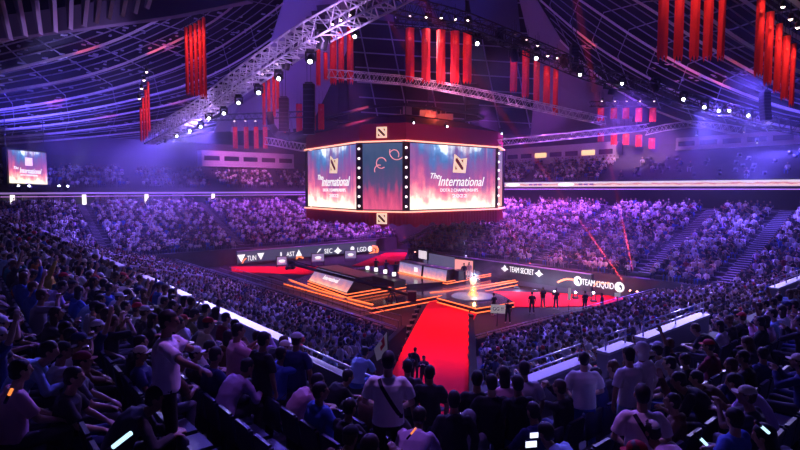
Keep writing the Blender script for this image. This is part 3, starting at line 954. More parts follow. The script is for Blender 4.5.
T1 = curve3([(150, 138, 62), (200, 111, 54), (240, 82, 47), (300, 42, 40), (370, 4, 36), (430, -28, 34)], 4)
truss(T1, 1.45, M_steel, 'bright lattice truss arcing up across the upper left', bay=1.2, r=.085)
T2 = curve3([(360, -6, 40), (410, 8, 42), (465, 22, 44), (540, 52, 46), (600, 76, 48), (700, 104, 50), (780, 124, 50), (860, 138, 48)], 4)
truss(T2, 1.1, M_dsteel, 'dark lattice truss carrying moving lights across the upper right', bay=1.2, r=.06)
T3 = curve3([(328, 74, 50), (400, 80, 50), (470, 92, 51), (545, 108, 52), (604, 121, 54)], 2)
truss(T3, .7, M_steel, 'pink-lit truss passing just above the screen cube', bay=.8, r=.04)
T4 = curve3([(498, 143, 62), (560, 137, 62), (648, 127, 62)], 2)
truss(T4, .7, M_steel, 'thin pale truss to the right of the screen cube', bay=.9, r=.04)
T5 = curve3([(268, 141, 72), (306, 148, 66)], 2)
truss(T5, .9, M_steel, 'short pink truss meeting the left corner of the cube', bay=.9, r=.05)
T6 = curve3([(205, 118, 80), (260, 116, 78), (312, 114, 76)], 2)
truss(T6, .8, M_dsteel, 'dark truss above the lantern banners left of the cube', bay=1, r=.05)
T7 = curve3([(645, 132, 72), (690, 124, 70), (740, 130, 66)], 2)
truss(T7, .8, M_steel, 'dim truss above the control box on the right', bay=1, r=.04)
T8 = curve3([(590, 104, 69), (662, 104, 69)], 2)
truss(T8, .6, M_dsteel, 'small dark truss holding five short red banners', bay=1, r=.04)
T9 = curve3([(395, 22, 52), (440, 26, 51), (480, 30, 50), (520, 42, 52), (565, 62, 56)], 2)
truss(T9, .8, M_dsteel, 'dark truss holding the row of red banners above the cube', bay=1, r=.05)

# ================================================================== FIXTURES
def lamp_proto():
    root = empty('moving_head_light', (0, 0, 0))
    q = MB(); q.box((0, 0, -.10), (.42, .42, .2)); q.build('base_box', M_black, root, (0, 0, 0))
    q = MB(); q.box((-.27, 0, -.42), (.06, .2, .5)); q.box((.27, 0, -.42), (.06, .2, .5)); q.box((0, 0, -.2), (.6, .2, .06)); q.build('yoke', M_black, root, (0, 0, 0))
    q = MB(); q.lathe((0, 0, 0), [(.12, .38), (.2, .3), (.22, .0), (.22, -.3), (.2, -.36)], 14)
    hd = q.build('lamp_head', M_black, root, (0, 0, 0)); hd.location = (0, 0, -.55)
    q = MB(); q.lathe((0, 0, 0), [(.115, -.375), (.115, -.35)], 14)
    ln = link('lens', q.mesh('lens', M_white), hd)
    return root
MH = lamp_proto()
LENS = [c for c in MH.children if c.name.startswith('lamp_head')][0].children[0].data
def place_mh(pos, aim, label, lens=None, scale=1.0, first=[True], group=None):
    if first[0]: o = MH; first[0] = False
    else: o = copy_tree(MH)
    o.location = pos; o.scale = (scale,) * 3
    tag(o, label, 'moving light', group)
    hd = [c for c in o.children if c.name.startswith('lamp_head')][0]
    d = Vector(aim) - (Vector(pos) + Vector((0, 0, -.55 * scale)))
    hd.rotation_euler = d.to_track_quat('-Z', 'Y').to_euler()
    if lens is not None:
        ln = hd.children[0]; ln.data = LENS.copy(); ln.data.materials[0] = lens
    else: hd.children[0].data = LENS
    return o, Vector(pos) + Vector((0, 0, -.55 * scale)) + d.normalized() * (.45 * scale)
ORD = ['first', 'second', 'third', 'fourth', 'fifth', 'sixth', 'seventh', 'eighth', 'ninth', 'tenth', 'eleventh', 'twelfth', 'thirteenth', 'fourteenth']
BEAMS = []
M_off = mat('dim_lens', (.1, .1, .14), .1)
# (px, py of lens, depth, size, lit, aim pixel+depth)
left_m = [(323, 50, 39, 3.0, 0, None), (311, 66, 40, 2.2, 1, (250, 190, 50)), (287, 70, 42, 2.2, 0, None), (279, 83, 43, 1.9, 1, (262, 150, 56)), (259, 97, 46, 2.0, 1, (230, 170, 60)),
          (239, 107, 48, 1.9, 1, (196, 150, 60)), (224, 117, 51, 1.8, 1, (214, 170, 66)), (209, 122, 53, 1.8, 1, (186, 150, 62)), (201, 130, 55, 1.7, 1, (170, 165, 66)), (190, 134, 57, 1.6, 1, (160, 170, 70)),
          (177, 139, 59, 1.5, 1, (140, 170, 70)), (166, 143, 61, 1.4, 0, None), (355, 40, 38, 1.6, 1, (330, 190, 60))]
for i, (px, py, d, s, lit, aim) in enumerate(left_m):
    pos = P(px, py, d) + Vector((0, 0, .95 * s * .6))
    a_ = P(px + (aim[0] - px) * .8, py + (aim[1] - py) * .9 + 25, d * .62) if aim else P(px - 30, py + 120, d + 2)
    o, lp = place_mh(pos, a_, '%s moving light counted down the bright left truss from the cube side' % ORD[i], None if lit else M_off, s * .62)
    if lit: BEAMS.append((lp, a_, 'L'))
right_m = [(477, 48, 45, 2.0, 1, (486, 110, 50)), (500, 45, 46, 2.4, 0, None), (536, 62, 46, 2.0, 1, (545, 190, 70)), (514, 62, 46, 2.4, 0, None), (564, 68, 47, 2.0, 0, None), (580, 78, 47, 1.7, 1, (560, 190, 70)), (622, 87, 48, 1.6, 1, (600, 150, 60)),
           (655, 92, 49, 2.2, 0, None), (683, 103, 49, 1.8, 1, (712, 165, 62)), (704, 111, 49, 1.8, 1, (708, 165, 62)), (719, 114, 50, 1.6, 1, (690, 200, 62)), (729, 114, 50, 1.6, 1, (742, 160, 62)),
           (748, 119, 50, 1.8, 1, (756, 190, 62)), (766, 123, 50, 1.6, 1, (800, 160, 60))]
for i, (px, py, d, s, lit, aim) in enumerate(right_m):
    pos = P(px, py, d) + Vector((0, 0, .95 * s * .6))
    a_ = P(px + (aim[0] - px) * .8, py + (aim[1] - py) * .9 + 25, d * .62) if aim else P(px + 20, py + 120, d + 2)
    o, lp = place_mh(pos, a_, '%s moving light counted along the dark right truss from the cube side' % ORD[i], None if lit else M_off, s * .62)
    if lit: BEAMS.append((lp, a_, 'R'))
# lights standing on top of the cube canopy
for i, (px, py, d, aim) in enumerate(((413, 122, 54.5, (432, 148, 50)), (446, 126, 57, (480, 145, 52)), (469, 134, 60, (476, 190, 56)), (501, 132, 62, (520, 170, 60)))):
    pos = P(px, py, d) + Vector((0, 0, .4))
    o, lp = place_mh(pos, P(*aim), '%s small moving light from the left above the cube fascia' % ORD[i], None, .7)
    BEAMS.append((lp, P(*aim), 'C'))
# bright lamps below the far left screen
for i, (px, py) in enumerate(((19, 187), (29, 187), (59, 187), (67, 187))):
    pos = P(px, py, 62) + Vector((0, 0, .4))
    aim = P(px + (-12, 6, 2, 22)[i], 130, 58)
    o, lp = place_mh(pos, aim, '%s bright lamp from the left below the far left screen' % ORD[i], None, 1.0)
    BEAMS.append((lp, aim, 'S'))
# small lamps deeper in the roof
for i, (px, py, d) in enumerate(((697, 131, 70), (757, 138, 60), (744, 127, 58), (690, 118, 75))):
    place_mh(P(px, py, d), P(px, 220, d), '%s small lamp under the right roof from the left' % ORD[i], M_warm if i == 2 else None, .6)

# line-array speakers
def speaker_array(px, y0, y1, d, wpx, label):
    top = P(px, y0, d); bot = P(px, y1, d); w = wpx * d / FPX
    root = empty('line_array_speaker', top); tag(root, label, 'speaker')
    n = 9; H = top.z - bot.z
    for k in range(n):
        q = MB(); tilt = (k / n) ** 2 * .5
        c = top + Vector((0, -tilt * .8, -H * (k + .5) / n))
        q.box(c, (w, .7, H / n * .93)); q.box(c - Vector((0, .37, 0)), (w * .86, .04, H / n * .7))
        q.build('cabinet', M_black, root)
    q = MB(); q.box(top + Vector((0, 0, .1)), (w * .7, .6, .12)); q.tube(top + Vector((-.2, 0, .1)), top + Vector((-.2, 0, 6)), .03, 5); q.tube(top + Vector((.2, 0, .1)), top + Vector((.2, 0, 6)), .03, 5)
    q.build('flying_frame', M_dsteel, root)
speaker_array(309, 84, 135, 58, 11, 'tall dark line array speaker hanging left of the cube canopy')
speaker_array(472, 84, 122, 70, 13, 'dark line array speaker hanging behind the row of banners')
speaker_array(284, 98, 132, 64, 9, 'dark line array speaker beside the thin red banners')
speaker_array(574, 46, 74, 52, 7, 'short dark speaker array under the right truss')
speaker_array(765, 92, 121, 48, 7, 'dark speaker array at the far right truss end')
# drooping cable bundle
q = MB()
pts = [P(270, 112, 66), P(271, 125, 66), P(277, 134, 66), P(290, 138, 65), P(306, 133, 64)]
q.path(pts, .45, 8)
o = q.build('cable_bundle', M_black, None, tuple(pts[0])); tag(o, 'thick black cable bundle looping down left of the cube', 'cable')

# ================================================================== BANNERS
def banner_mesh(w, h, depth=.22):
    """hanging cloth curved like a gutter, with a dagged lower edge"""
    me = bpy.data.meshes.new('banner_cloth')
    nx, nz = 12, 14
    vs, fs = [], []
    for j in range(nz + 1):
        for i in range(nx + 1):
            x = -w / 2 + w * i / nx
            f = j / nz
            dag = (0, .5, 1, .45, 0, .5, 1, .5, 0, .45, 1, .5, 0)[i] * .07 * h if j == nz else 0
            y = -depth * math.cos((i / nx - .5) * math.pi) + .03 * math.sin(f * 5 + i)
            vs.append((x, y, -h * f + (0.07 * h if j == nz else 0) - dag))
    for j in range(nz):
        for i in range(nx):
            a = j * (nx + 1) + i
            fs.append((a, a + 1, a + nx + 2, a + nx + 1))
    me.from_pydata(vs, [], fs)
    me.polygons.foreach_set('use_smooth', [True] * len(fs))
    me.materials.append(M_banner)
    return me
BAN = []
bm_cache = {}
def banner(px, y0, y1, wpx, d, label, group, lamp=True, power=1.0, hz=None):
    top = P(px, y0, d); h = (y1 - y0) * d / FPX; w = wpx * d / FPX
    rz = -math.atan2(top.x, top.y) * 0.8
    root = empty('hanging_banner', top, rz); tag(root, label, 'banner', None)
    key = (round(w, 1), round(h, 1))
    if key not in bm_cache: bm_cache[key] = banner_mesh(w, h)
    link('cloth', bm_cache[key], root)
    q = MB(); q.bar((-w / 2, 0, .03), (w / 2, 0, .03), .07, .07); q.tube((-w * .3, 0, .05), (-w * .3, 0, 2.0), .02, 4); q.tube((w * .3, 0, .05), (w * .3, 0, 2.0), .02, 4)
    q.build('top_bar', M_dsteel, root, (0, 0, 0))
    q = MB(); q.ball((0, -.28, -h * .22), (w * .22, .02, w * .22), 10, 6); q.build('light_patch', mat('banner_light_patch', (.9, .12, .08), .7), root, (0, 0, 0))  # lighter patch paints the lamplight on the upper cloth
    if lamp:
        dirn = Vector((-math.sin(rz) * -1, -math.cos(rz), 0)); dirn = Vector((math.sin(rz), -math.cos(rz), 0))
        lp = top + dirn * 1.1 + Vector((0, 0, .75))
        BAN.append((lp, top + dirn * .2 + Vector((0, 0, -h * .45)), h, power))
        lo = empty('banner_lamp', lp); tag(lo, 'lamp above the ' + label.replace(',', ''), 'lamp')
        q = MB(); ax = (top + Vector((0, 0, -h * .5)) - lp).normalized()
        q.lathe(lp, [(.14, .0), (.14, -.28), (.07, -.36)], 10, ax); q.build('lamp_can', M_black, lo)
        q = MB(); q.ball(lp + ax * .0, .12, 8, 5); q.build('lamp_glass', M_warm, lo)
        q = MB(); q.tube(lp - ax * .3, lp - ax * .3 + Vector((0, 0, 1)), .02, 4); q.build('lamp_rod', M_dsteel, lo)
for i, (x, a, b) in enumerate(((410, 28, 81), (426, 29, 82), (441, 30, 83), (455, 31, 83), (467.5, 32, 83))):
    banner(x, a, b, 8.6, 50, 'red banner, %s of the five in a row above the cube' % ORD[i], 'a', power=1.0)
for i, (x, a, b, w) in enumerate(((514, 45, 92, 7), (526, 50, 97, 7), (537, 56, 102, 6), (547, 66, 105, 6.5), (556, 68, 115, 5))):
    banner(x, a, b, w, 54, 'red banner, %s of the five just up and right of the cube' % ORD[i], 'b', power=1.0)
for i, (x, a, b, w) in enumerate(((318, 43, 86, 4.5), (325.5, 53, 80, 4), (333, 36, 84, 6.5), (341, 32, 82, 5.5), (350, 27, 83, 6.5))):
    banner(x, a, b, w, 50, 'pink-red banner, %s of the five behind the lattice truss' % ORD[i], 'c', power=.8)
for i, (x, a, b) in enumerate(((263.5, 82, 126), (268.5, 79, 123), (273.5, 76, 117), (277.5, 72, 110))):
    banner(x, a, b, 3.2, 66, 'thin red banner, %s of the four beside the arched beam' % ORD[i], 'd', power=.8)
for i, x in enumerate((235, 246, 256, 265)):
    banner(x, 127, 149, 4.6, 76, 'short red banner, %s of the four above the press box' % ORD[i], 'e', power=.9)
for i, (x, a, b, w) in enumerate(((283, 118, 136, 5), (299, 104, 134, 6), (313, 112, 131, 5), (321, 104, 130, 6))):
    banner(x, a, b, w, 82, 'dim magenta banner, %s of four in the dark behind the cube corner' % ORD[i], 'f', lamp=False)
for i, (x, b, w) in enumerate(((665, 58, 9.5), (681, 58, 8.5), (697, 58, 9), (710.5, 58, 7.5), (724, 58, 6.5))):
    banner(x, -34, b, w, 32, 'long red banner, %s of the five cut off by the top edge' % ORD[i], 'g', power=1.4)
for i, (x, a, b, w) in enumerate(((761.5, -6, 75, 7.5), (770.5, 12, 84, 7), (779.5, 24, 92, 6), (787, 36, 99, 5.5), (794, 44, 106, 4.5))):
    banner(x, a, b, w, 34, 'red banner, %s of the stepped five at the upper right' % ORD[i], 'h', power=1.4)
for i, (x, a, b, w) in enumerate(((186, 28, 94, 3.4), (190.5, 26, 95, 3.4), (195, 24, 96, 3.4), (199.5, 21, 97, 3.4), (203.5, 18, 98, 3.4))):
    banner(x, a, b, w, 36, 'narrow red banner, %s of five clustered under the left roof' % ORD[i], 'i', power=1.0)
for i, (x, a, b, w) in enumerate(((140.5, 108, 142, 2), (143, 98, 141, 2), (145.5, 90, 138, 2), (148, 82, 132, 2.2))):
    banner(x, a, b, w, 52, 'slim red banner, %s of the small stepped four beyond the cluster' % ORD[i], 'j', power=.8)
for i, (x, b) in enumerate(((601, 121), (614, 119), (626, 119), (639, 122), (653, 122))):
    banner(x, 108, b, 6.2, 69, 'short red banner, %s of the upper five over the control box' % ORD[i], 'k', power=.9)
for i, (x, a, b) in enumerate(((601, 133, 142), (614, 133, 145), (626, 134, 145), (639, 135, 147), (652, 138, 149))):
    banner(x, a, b, 6.0, 71, 'stubby red banner, %s of the lower five over the control box' % ORD[i], 'l', lamp=False)

# ================================================================== SIDE SCREEN
root = empty('side_screen', P(8, 184, 65)); tag(root, 'bright screen hung over the far left stand', 'screen')
a, b, c_, d_ = P(9.5, 183, 66), P(47.5, 184.5, 72), P(46, 153, 72), P(8.5, 149.5, 66)
c_.x, c_.y = b.x, b.y; d_.x, d_.y = a.x, a.y
q = MB(); q.quad(a, b, c_, d_, uv=True); q.build('screen', M_scr, root)
u = (b - a).normalized(); nrm = Vector((u.y, -u.x, 0))
q = MB(); off = -nrm * .1
q.prism([a + off + Vector((0, 0, -.25)) - u * .2, b + off + Vector((0, 0, -.25)) + u * .2, c_ + off + Vector((0, 0, .25)) + u * .2, d_ + off + Vector((0, 0, .25)) - u * .2], -nrm * .5); q.build('housing', M_black, root)
cc = (a + b + c_ + d_) / 4 + nrm * .06
u3 = u.normalized()
add_text(None, 'International', 1.0, 't', M_letter, root, tuple(cc + u3 * .2 - Vector((0, 0, .45))), u3, Vector((0, 0, 1)), width=(b - a).length * .58, shear=.35, name='title_lettering')
add_text(None, 'The', .5, 't', M_letter, root, tuple(cc - u3 * (b - a).length * .34 - Vector((0, 0, .15))), u3, Vector((0, 0, 1)), width=(b - a).length * .12, shear=.35, name='title_lettering')
add_text(None, 'DOTA 2 CHAMPIONSHIPS', .3, 't', M_letter, root, tuple(cc - Vector((0, 0, 1.0))), u3, Vector((0, 0, 1)), width=(b - a).length * .45, name='title_lettering')
q = MB(); q.box(cc + Vector((0, 0, .75)), (1.1, .06, 1.0), (u3, nrm, Vector((0, 0, 1)))); q.build('emblem', M_emblem, root)
for p in (d_, c_):
    q = MB(); q.tube(p + Vector((0, 0, .2)) - nrm * .3, p + Vector((0, 0, 7)) - nrm * .3, .05, 5); q.build('suspension_cable', M_dsteel, root)
# ================================================================== FLOOR AND STAGE
VZ = Vector((0, 0, 1))
def slab(name, pts, z0, z1, m, label=None, cat=None, kind=None, parent=None):
    mb = MB(); mb.prism([Vector((p.x, p.y, z0)) for p in pts], (0, 0, z1 - z0))
    o = mb.build(name, m, parent)
    if label: tag(o, label, cat, None, kind)
    return o
ZF = 1.0
# carpets
cl = [Vector((cor_l(y), y, 0)) for y in (13, 32.4)] + [PZ(427, 305, ZF), PZ(433, 298, ZF)]
cr_ = [PZ(492, 298, ZF), PZ(480, 309, ZF), Vector((cor_r(37), 37, 0)), Vector((cor_r(13), 13, 0))]
slab('red_carpet', cl + cr_, ZF, ZF + .05, M_carpet, 'wide red carpet running from the stage down between the near stands', 'carpet')
slab('red_carpet', [PZ(494, 291.5, ZF), PZ(640, 297, ZF), PZ(642, 306, ZF), PZ(486, 308, ZF)], ZF, ZF + .06, M_carpet, 'long red carpet strip below the dark team board on the right', 'carpet')
slab('red_carpet', [PZ(386, 253, ZF), PZ(407, 253, ZF), PZ(402, 267, ZF), PZ(352, 266, ZF)], ZF, ZF + .06, M_carpet, 'red carpet going off behind the stage past the left board', 'carpet')
slab('red_carpet', [PZ(231, 267, ZF), PZ(318, 266.5, ZF), PZ(314, 275, ZF), PZ(232, 272, ZF)], ZF, ZF + .06, M_carpet, 'red carpet strip in front of the left team board', 'carpet')

def strips(root, path, levels, m=M_orange, w=.06):
    for zz in levels:
        q = MB()
        for a, b in zip(path[:-1], path[1:]): q.bar(Vector((a.x, a.y, zz)), Vector((b.x, b.y, zz)), w, w)
        q.build('light_strip', m, root)
# main platform
pl = [PZ(283, 280, 1.35), PZ(296, 277, 1.5), PZ(318, 268, 1.9), PZ(398, 262, 1.9), PZ(430, 262, 1.9), PZ(478, 265, 1.9), PZ(522, 277, 1.6), PZ(430, 292, 1.6), PZ(373, 305, 1.6), PZ(340, 296, 1.6)]
stage = empty('centre_stage', PZ(420, 290, ZF)); tag(stage, 'dark glossy centre stage edged with glowing orange lines', 'stage')
def deck(name, px, z, m=M_stage, z0=ZF):
    pts = [PZ(x, y, z) for x, y in px]
    mb = MB(); mb.prism([Vector((p.x, p.y, z0)) for p in pts], (0, 0, z - z0))
    mb.build(name, m, stage); return pts
fr1 = deck('lower_deck', [(284, 283), (372, 307.5), (521, 280), (490, 272), (400, 266), (322, 270)], 1.45)
off = Vector((0, -.1, 0))
edge = [fr1[0] + off, fr1[1] + off, fr1[2] + off]
strips(stage, edge, (1.38, 1.02))
e2 = [PZ(289, 279.5, 1.5), PZ(318, 290, 1.5), PZ(348, 298.5, 1.5), PZ(373, 304.5, 1.5)]
strips(stage, e2, (1.5,), w=.07)
e3 = [PZ(292, 277, 1.5), PZ(306, 280.5, 1.5)]
fr2 = deck('upper_deck', [(308, 281), (347, 294.5), (406, 284.5), (446, 281.5), (491, 272.5), (473, 266), (400, 264), (318, 271)], 1.85)
strips(stage, [fr2[0] + off, fr2[1] + off, fr2[2] + off], (1.87, 1.6))
strips(stage, [PZ(398, 272.5, 1.9), PZ(447, 282, 1.9), PZ(491, 274, 1.9)], (1.92, 1.72))
# dark low steps in front of the left half
mb = MB()
for i in range(3):
    a, b = PZ(262 + i * 6, 284 - i * 3, ZF), PZ(366, 318 - i * 4, ZF)
    mb.bar(a + VZ * (.1 + i * .06), b + VZ * (.1 + i * .06), 1.2, .2)
mb.build('front_step', mat('front_step', (.08, .02, .03), .5), stage)

# trophy platform: a low many-sided dais
dais = empty('trophy_dais', PZ(472, 297, ZF)); tag(dais, 'angular dais with orange edge lines in front of the stage, holding the glowing trophy', 'dais')
dpx = [(437, 297.5), (476, 308), (514, 302), (500, 294), (478, 289.5), (452, 291)]
dp = [PZ(x, y, 1.5) for x, y in dpx]
mb = MB(); mb.prism([Vector((p.x, p.y, ZF)) for p in dp], (0, 0, .5)); mb.build('deck', M_stage, dais)
strips(dais, [dp[5] + off, dp[0] + off, dp[1] + off, dp[2] + off], (1.46, 1.12))
strips(dais, [PZ(430, 292.5, 1.5), dp[5] + off * -2, PZ(521, 279, 1.5)], (1.5,))
cd = PZ(473, 296.5, 1.5)
mb = MB(); mb.lathe(cd, [(1.9, 0), (1.9, .06), (1.75, .1)], 28); mb.build('round_plinth', mat('plinth_glass', (.35, .45, .6), .1, spec=.8), dais)
mb = MB(); mb.lathe(cd + VZ * .12, [(.50, 0), (.45, .15), (.30, .3), (.28, .65)], 18); ped = mb.build('pedestal', M_gold, dais)
trophy = empty('shield_trophy', cd + VZ * .78); tag(trophy, 'glowing golden shield trophy inside a clear case on the dais', 'trophy')
mb = MB(); mb.lathe(cd + VZ * .78, [(.2, 0), (.14, .1), (.05, .16), (.05, .22)], 14); mb.build('foot', M_gold, trophy)
mb = MB()
sh = [(0, 0), (.24, .14), (.33, .4), (.30, .66), (.14, .74), (0, .68), (-.14, .74), (-.30, .66), (-.33, .4), (-.24, .14)]
mb.prism([cd + VZ * (1.0 + y * .9) + Vector((x * .9, -.05, 0)) for x, y in sh], (0, .12, 0)); mb.build('shield', mat('trophy_glow', (1, .7, .4), .3, metal=.6, emit=.9, ecol=(1, .45, .2)), trophy)
mb = MB(); mb.lathe(cd + VZ * .78, [(.62, 0), (.62, 1.35), (.5, 1.45)], 20)
mg = bpy.data.materials.new('clear_case'); mg.use_nodes = True
b_ = mg.node_tree.nodes['Principled BSDF']; b_.inputs['Base Color'].default_value = (.8, .85, 1, 1); b_.inputs['Roughness'].default_value = .03; b_.inputs['Transmission Weight'].default_value = .0; b_.inputs['Alpha'].default_value = .18
mb.build('clear_case', mg, trophy)

# slanted screen block on the left of the stage
def desk_block(name, label, px_b, zb, h, back, m, u_dir, depth, lettering=None):
    a, b = PZ(*px_b[0], zb), PZ(*px_b[1], zb)
    u = (b - a).normalized(); nrm = Vector((u.y, -u.x, 0))
    if nrm.y > 0: nrm = -nrm
    root = empty(name, (a + b) / 2); tag(root, label, 'desk')
    bk = -nrm * back
    q = MB(); a0, b0 = Vector((a.x, a.y, zb)), Vector((b.x, b.y, zb))
    q.quad(a0 + nrm * .03, b0 + nrm * .03, b0 + bk + VZ * h + nrm * .03, a0 + bk + VZ * h + nrm * .03, uv=True); q.build('screen_face', m, root)
    q = MB(); d2 = -nrm * depth
    q.add([a0, b0, b0 + bk + VZ * h, a0 + bk + VZ * h, a0 + d2, b0 + d2, b0 + d2 + VZ * h, a0 + d2 + VZ * h], [(0, 1, 2, 3), (5, 4, 7, 6), (3, 2, 6, 7), (1, 5, 6, 2), (4, 0, 3, 7), (4, 5, 1, 0)])
    q.build('body', M_black, root)
    q = MB(); t0 = a0 + bk + VZ * (h + .04) + nrm * .1; t1 = b0 + bk + VZ * (h + .04) + nrm * .1
    q.prism([t0, t1, t1 + d2 * .9, t0 + d2 * .9], (0, 0, .07)); q.build('desk_top', mat('desk_top_grey', (.30, .26, .36), .4), root)
    V = (bk + VZ * h).normalized()
    return root, a0, b0, u, nrm, bk, V
root, a0, b0, u, nrm, bk, V = desk_block('slanted_screen_desk', 'big slanted screen block with a pink picture at the left of the stage', ((309, 280.2), (347, 292.5)), 1.85, 1.15, .9, M_scr_d, None, 2.6)
cc = (a0 + b0) / 2 + (bk + VZ * 1.15) * .52 + nrm * .08
add_text(None, 'International', .62, 't', M_letter, root, tuple(cc), u, V, width=3.0, shear=.35, depth=.01)
q = MB(); q.box(cc + V * .42, (.35, .02, .25), (u, nrm, VZ)); q.build('emblem', M_emblem, root)
root, a0, b0, u, nrm, bk, V = desk_block('caster_desk', 'left half of the long pink-lit host desk on the stage', ((399, 271.5), (421, 276.3)), 1.9, 1.05, .15, M_scr_desk, None, 1.2)
q = MB(); q.box((a0 + b0) / 2 + u * 1.2 + VZ * .6 + nrm * .1, (.55, .04, .45), (u, nrm, VZ)); q.build('emblem', M_letter, root)
root, a0, b0, u, nrm, bk, V = desk_block('caster_desk', 'right half of the long pink-lit host desk on the stage', ((423, 276.8), (446, 281.3)), 1.9, 1.05, .15, M_scr_desk, None, 1.2)
# dark cube plinth beside the desk
c = PZ(452, 280, 1.9)
o = slab('dark_plinth', [c, c + BX * -.9, c + BX * -.9 + AX * .9, c + AX * .9], 1.9, 2.9, M_black, 'black square plinth at the right end of the host desk', 'plinth')
# monitor above desk and wall panels behind
def panel(name, px0, px1, zb, zt, m, label, cat, d=None, frame=True, legs=False):
    a, b = (P(px0[0], px0[1], d[0]), P(px1[0], px1[1], d[1])) if d else (PZ(*px0, zb), PZ(*px1, zb))
    a.z = b.z = zb
    u = (b - a).normalized(); nrm = Vector((u.y, -u.x, 0))
    root = empty(name, (a + b) / 2); tag(root, label, cat)
    q = MB(); q.quad(a + nrm * .05, b + nrm * .05, b + nrm * .05 + VZ * (zt - zb), a + nrm * .05 + VZ * (zt - zb), uv=True); q.build('screen', m, root)
    q = MB(); e = .08 if frame else 0.0
    q.prism([a - u * e - VZ * e, b + u * e - VZ * e, b + u * e - nrm * .2 - VZ * e, a - u * e - nrm * .2 - VZ * e], (0, 0, zt - zb + 2 * e)); q.build('housing', M_black, root)
    if legs:
        for p in (a, b):
            q = MB(); q.tube(Vector((p.x, p.y, ZF)) - nrm * .1, Vector((p.x, p.y, zb)) - nrm * .1, .06); q.build('leg', M_black, root)
    return root, a, b, u, nrm
panel('monitor', (419, 262), (427, 263.5), 3.0, 3.9, mat('monitor_lit', (.8, .8, 1), .3, emit=.8, ecol=(1, .85, .95)), 'small bright monitor raised behind the host desk', 'monitor', d=(60, 58.7), legs=True)
panel('screen_wall', (424, 276), (455, 279), 1.9, 3.6, mat('violet_panel', (.1, .1, .15), .4, emit=.2, ecol=(.5, .45, .9)), 'dim violet wall screen behind the host desk', 'screen wall', d=(60.5, 55.8))
panel('screen_wall', (455, 279), (473, 281), 1.9, 3.45, mat('rose_panel', (.2, .1, .12), .4, emit=1.0, ecol=(1.0, .36, .36)), 'rose-lit wall screen behind the standing host', 'screen wall', d=(55.8, 54.2))
# control desk with four small bright monitors
root = empty('control_desk', PZ(382, 280, 1.0)); tag(root, 'black control desk with a row of four small bright monitors', 'desk')
q = MB(); a, b = PZ(352, 276, 1.86), PZ(394, 288, 1.86); a.z = b.z = 1.86
q.prism([a, b, b + AX * 1.4, a + AX * 1.4], (0, 0, .6)); q.build('body', M_black, root)
for i, (px, py, d) in enumerate(((367.5, 267.8, 54.6), (376, 269.6, 53.1), (385.2, 271.6, 51.4), (394, 274.2, 49.6))):
    c = P(px, py, d); q = MB(); q.box(c, (.34, .06, .34)); q.build('monitor', mat('small_monitor', (1, 1, 1), .3, emit=2.4, ecol=(.95, .95, .9)), root)
    q = MB(); q.tube(c - VZ * .15, Vector((c.x, c.y, 2.46)), .04); q.build('monitor_arm', M_black, root)

# ================================================================== TEAM BOARDS
def board(name, pa, pb, z0, z1, m, label):
    pa = Vector((pa.x, pa.y, z0)); pb = Vector((pb.x, pb.y, z0))
    u = (pb - pa).normalized(); nrm = Vector((u.y, -u.x, 0))
    root = empty(name, (pa + pb) / 2); tag(root, label, 'display board')
    n = max(2, int((pb - pa).length / 5))
    for i in range(n):
        q = MB(); a = pa.lerp(pb, i / n); b = pa.lerp(pb, (i + 1) / n)
        q.quad(a + nrm * .05, b + nrm * .05, b + nrm * .05 + VZ * (z1 - z0), a + nrm * .05 + VZ * (z1 - z0), uv=True); q.build('display_panel', m, root)
    q = MB(); q.prism([pa - nrm * .01, pb - nrm * .01, pb - nrm * .35, pa - nrm * .35], (0, 0, z1 - z0)); q.build('housing', M_black, root)
    q = MB(); q.prism([Vector((p.x, p.y, .99)) for p in (pa, pb, pb - nrm * .3, pa - nrm * .3)], (0, 0, z0 - .99)); q.build('base', mat('board_base', (.06, .035, .07), .5), root)
    q = MB(); q.bar(pa + VZ * (z1 - z0 + .03), pb + VZ * (z1 - z0 + .03), .3, .06); q.build('top_cap', mat('board_cap', (.35, .28, .4), .5), root)
    return root, pa, pb, u, nrm
def on_board(px, py, pa, nrm):
    """where the sight line meets the board plane"""
    r = ray(px, py); e = Vector((0, 0, EYE)); t = (pa - e).dot(nrm) / r.dot(nrm)
    return e + r * t
RB, ra, rb_, ru, rn = board('team_board', W(6.6, 2.6), W(6.6, -19.0), 1.5, 3.1, M_board, 'long dark display board with white team lettering on the right of the stage')
LB, la, lb_, lu, ln = board('team_board', W(-9.8, 20.6), W(12.4, 20.6), 1.35, 2.85, M_boardl, 'long grey display board with white team lettering behind the left of the stage')
def word(root, body, x0, x1, y, pa, u, nrm, h, m=M_letter):
    c0, c1 = on_board(x0, y, pa, nrm), on_board(x1, y, pa, nrm)
    cz = (c0 + c1) / 2 + nrm * .09
    add_text(None, body, h, 't', m, root, tuple(cz), u, VZ, width=(c1 - c0).length * .98, depth=.02)
    return cz
def shape(root, name, cx, cy, pts, s, pa, u, nrm, m):
    c = on_board(cx, cy, pa, nrm) + nrm * .1
    q = MB(); q.poly([c + u * (x * s) + VZ * (y * s) for x, y in pts]); q.build(name, m, root)
DIA = [(-1.2, 0), (-.5, .3), (0, 1), (.5, .3), (1.2, 0), (.5, -.4), (0, -.8), (-.5, -.4)]
TRI = [(-1, .9), (1, .9), (0, -.9)]
word(RB, 'TEAM SECRET', 510, 534.5, 270.9, ra, ru, rn, .8)
shape(RB, 'team_mark', 505.3, 268.6, DIA, .42, ra, ru, rn, M_letter)
shape(RB, 'team_mark', 539.5, 273.6, DIA, .42, ra, ru, rn, M_letter)
word(RB, 'TEAM LIQUID', 582.5, 614.5, 284.2, ra, ru, rn, .8)
circ = [(math.cos(t * math.pi / 8), math.sin(t * math.pi / 8)) for t in range(16)]
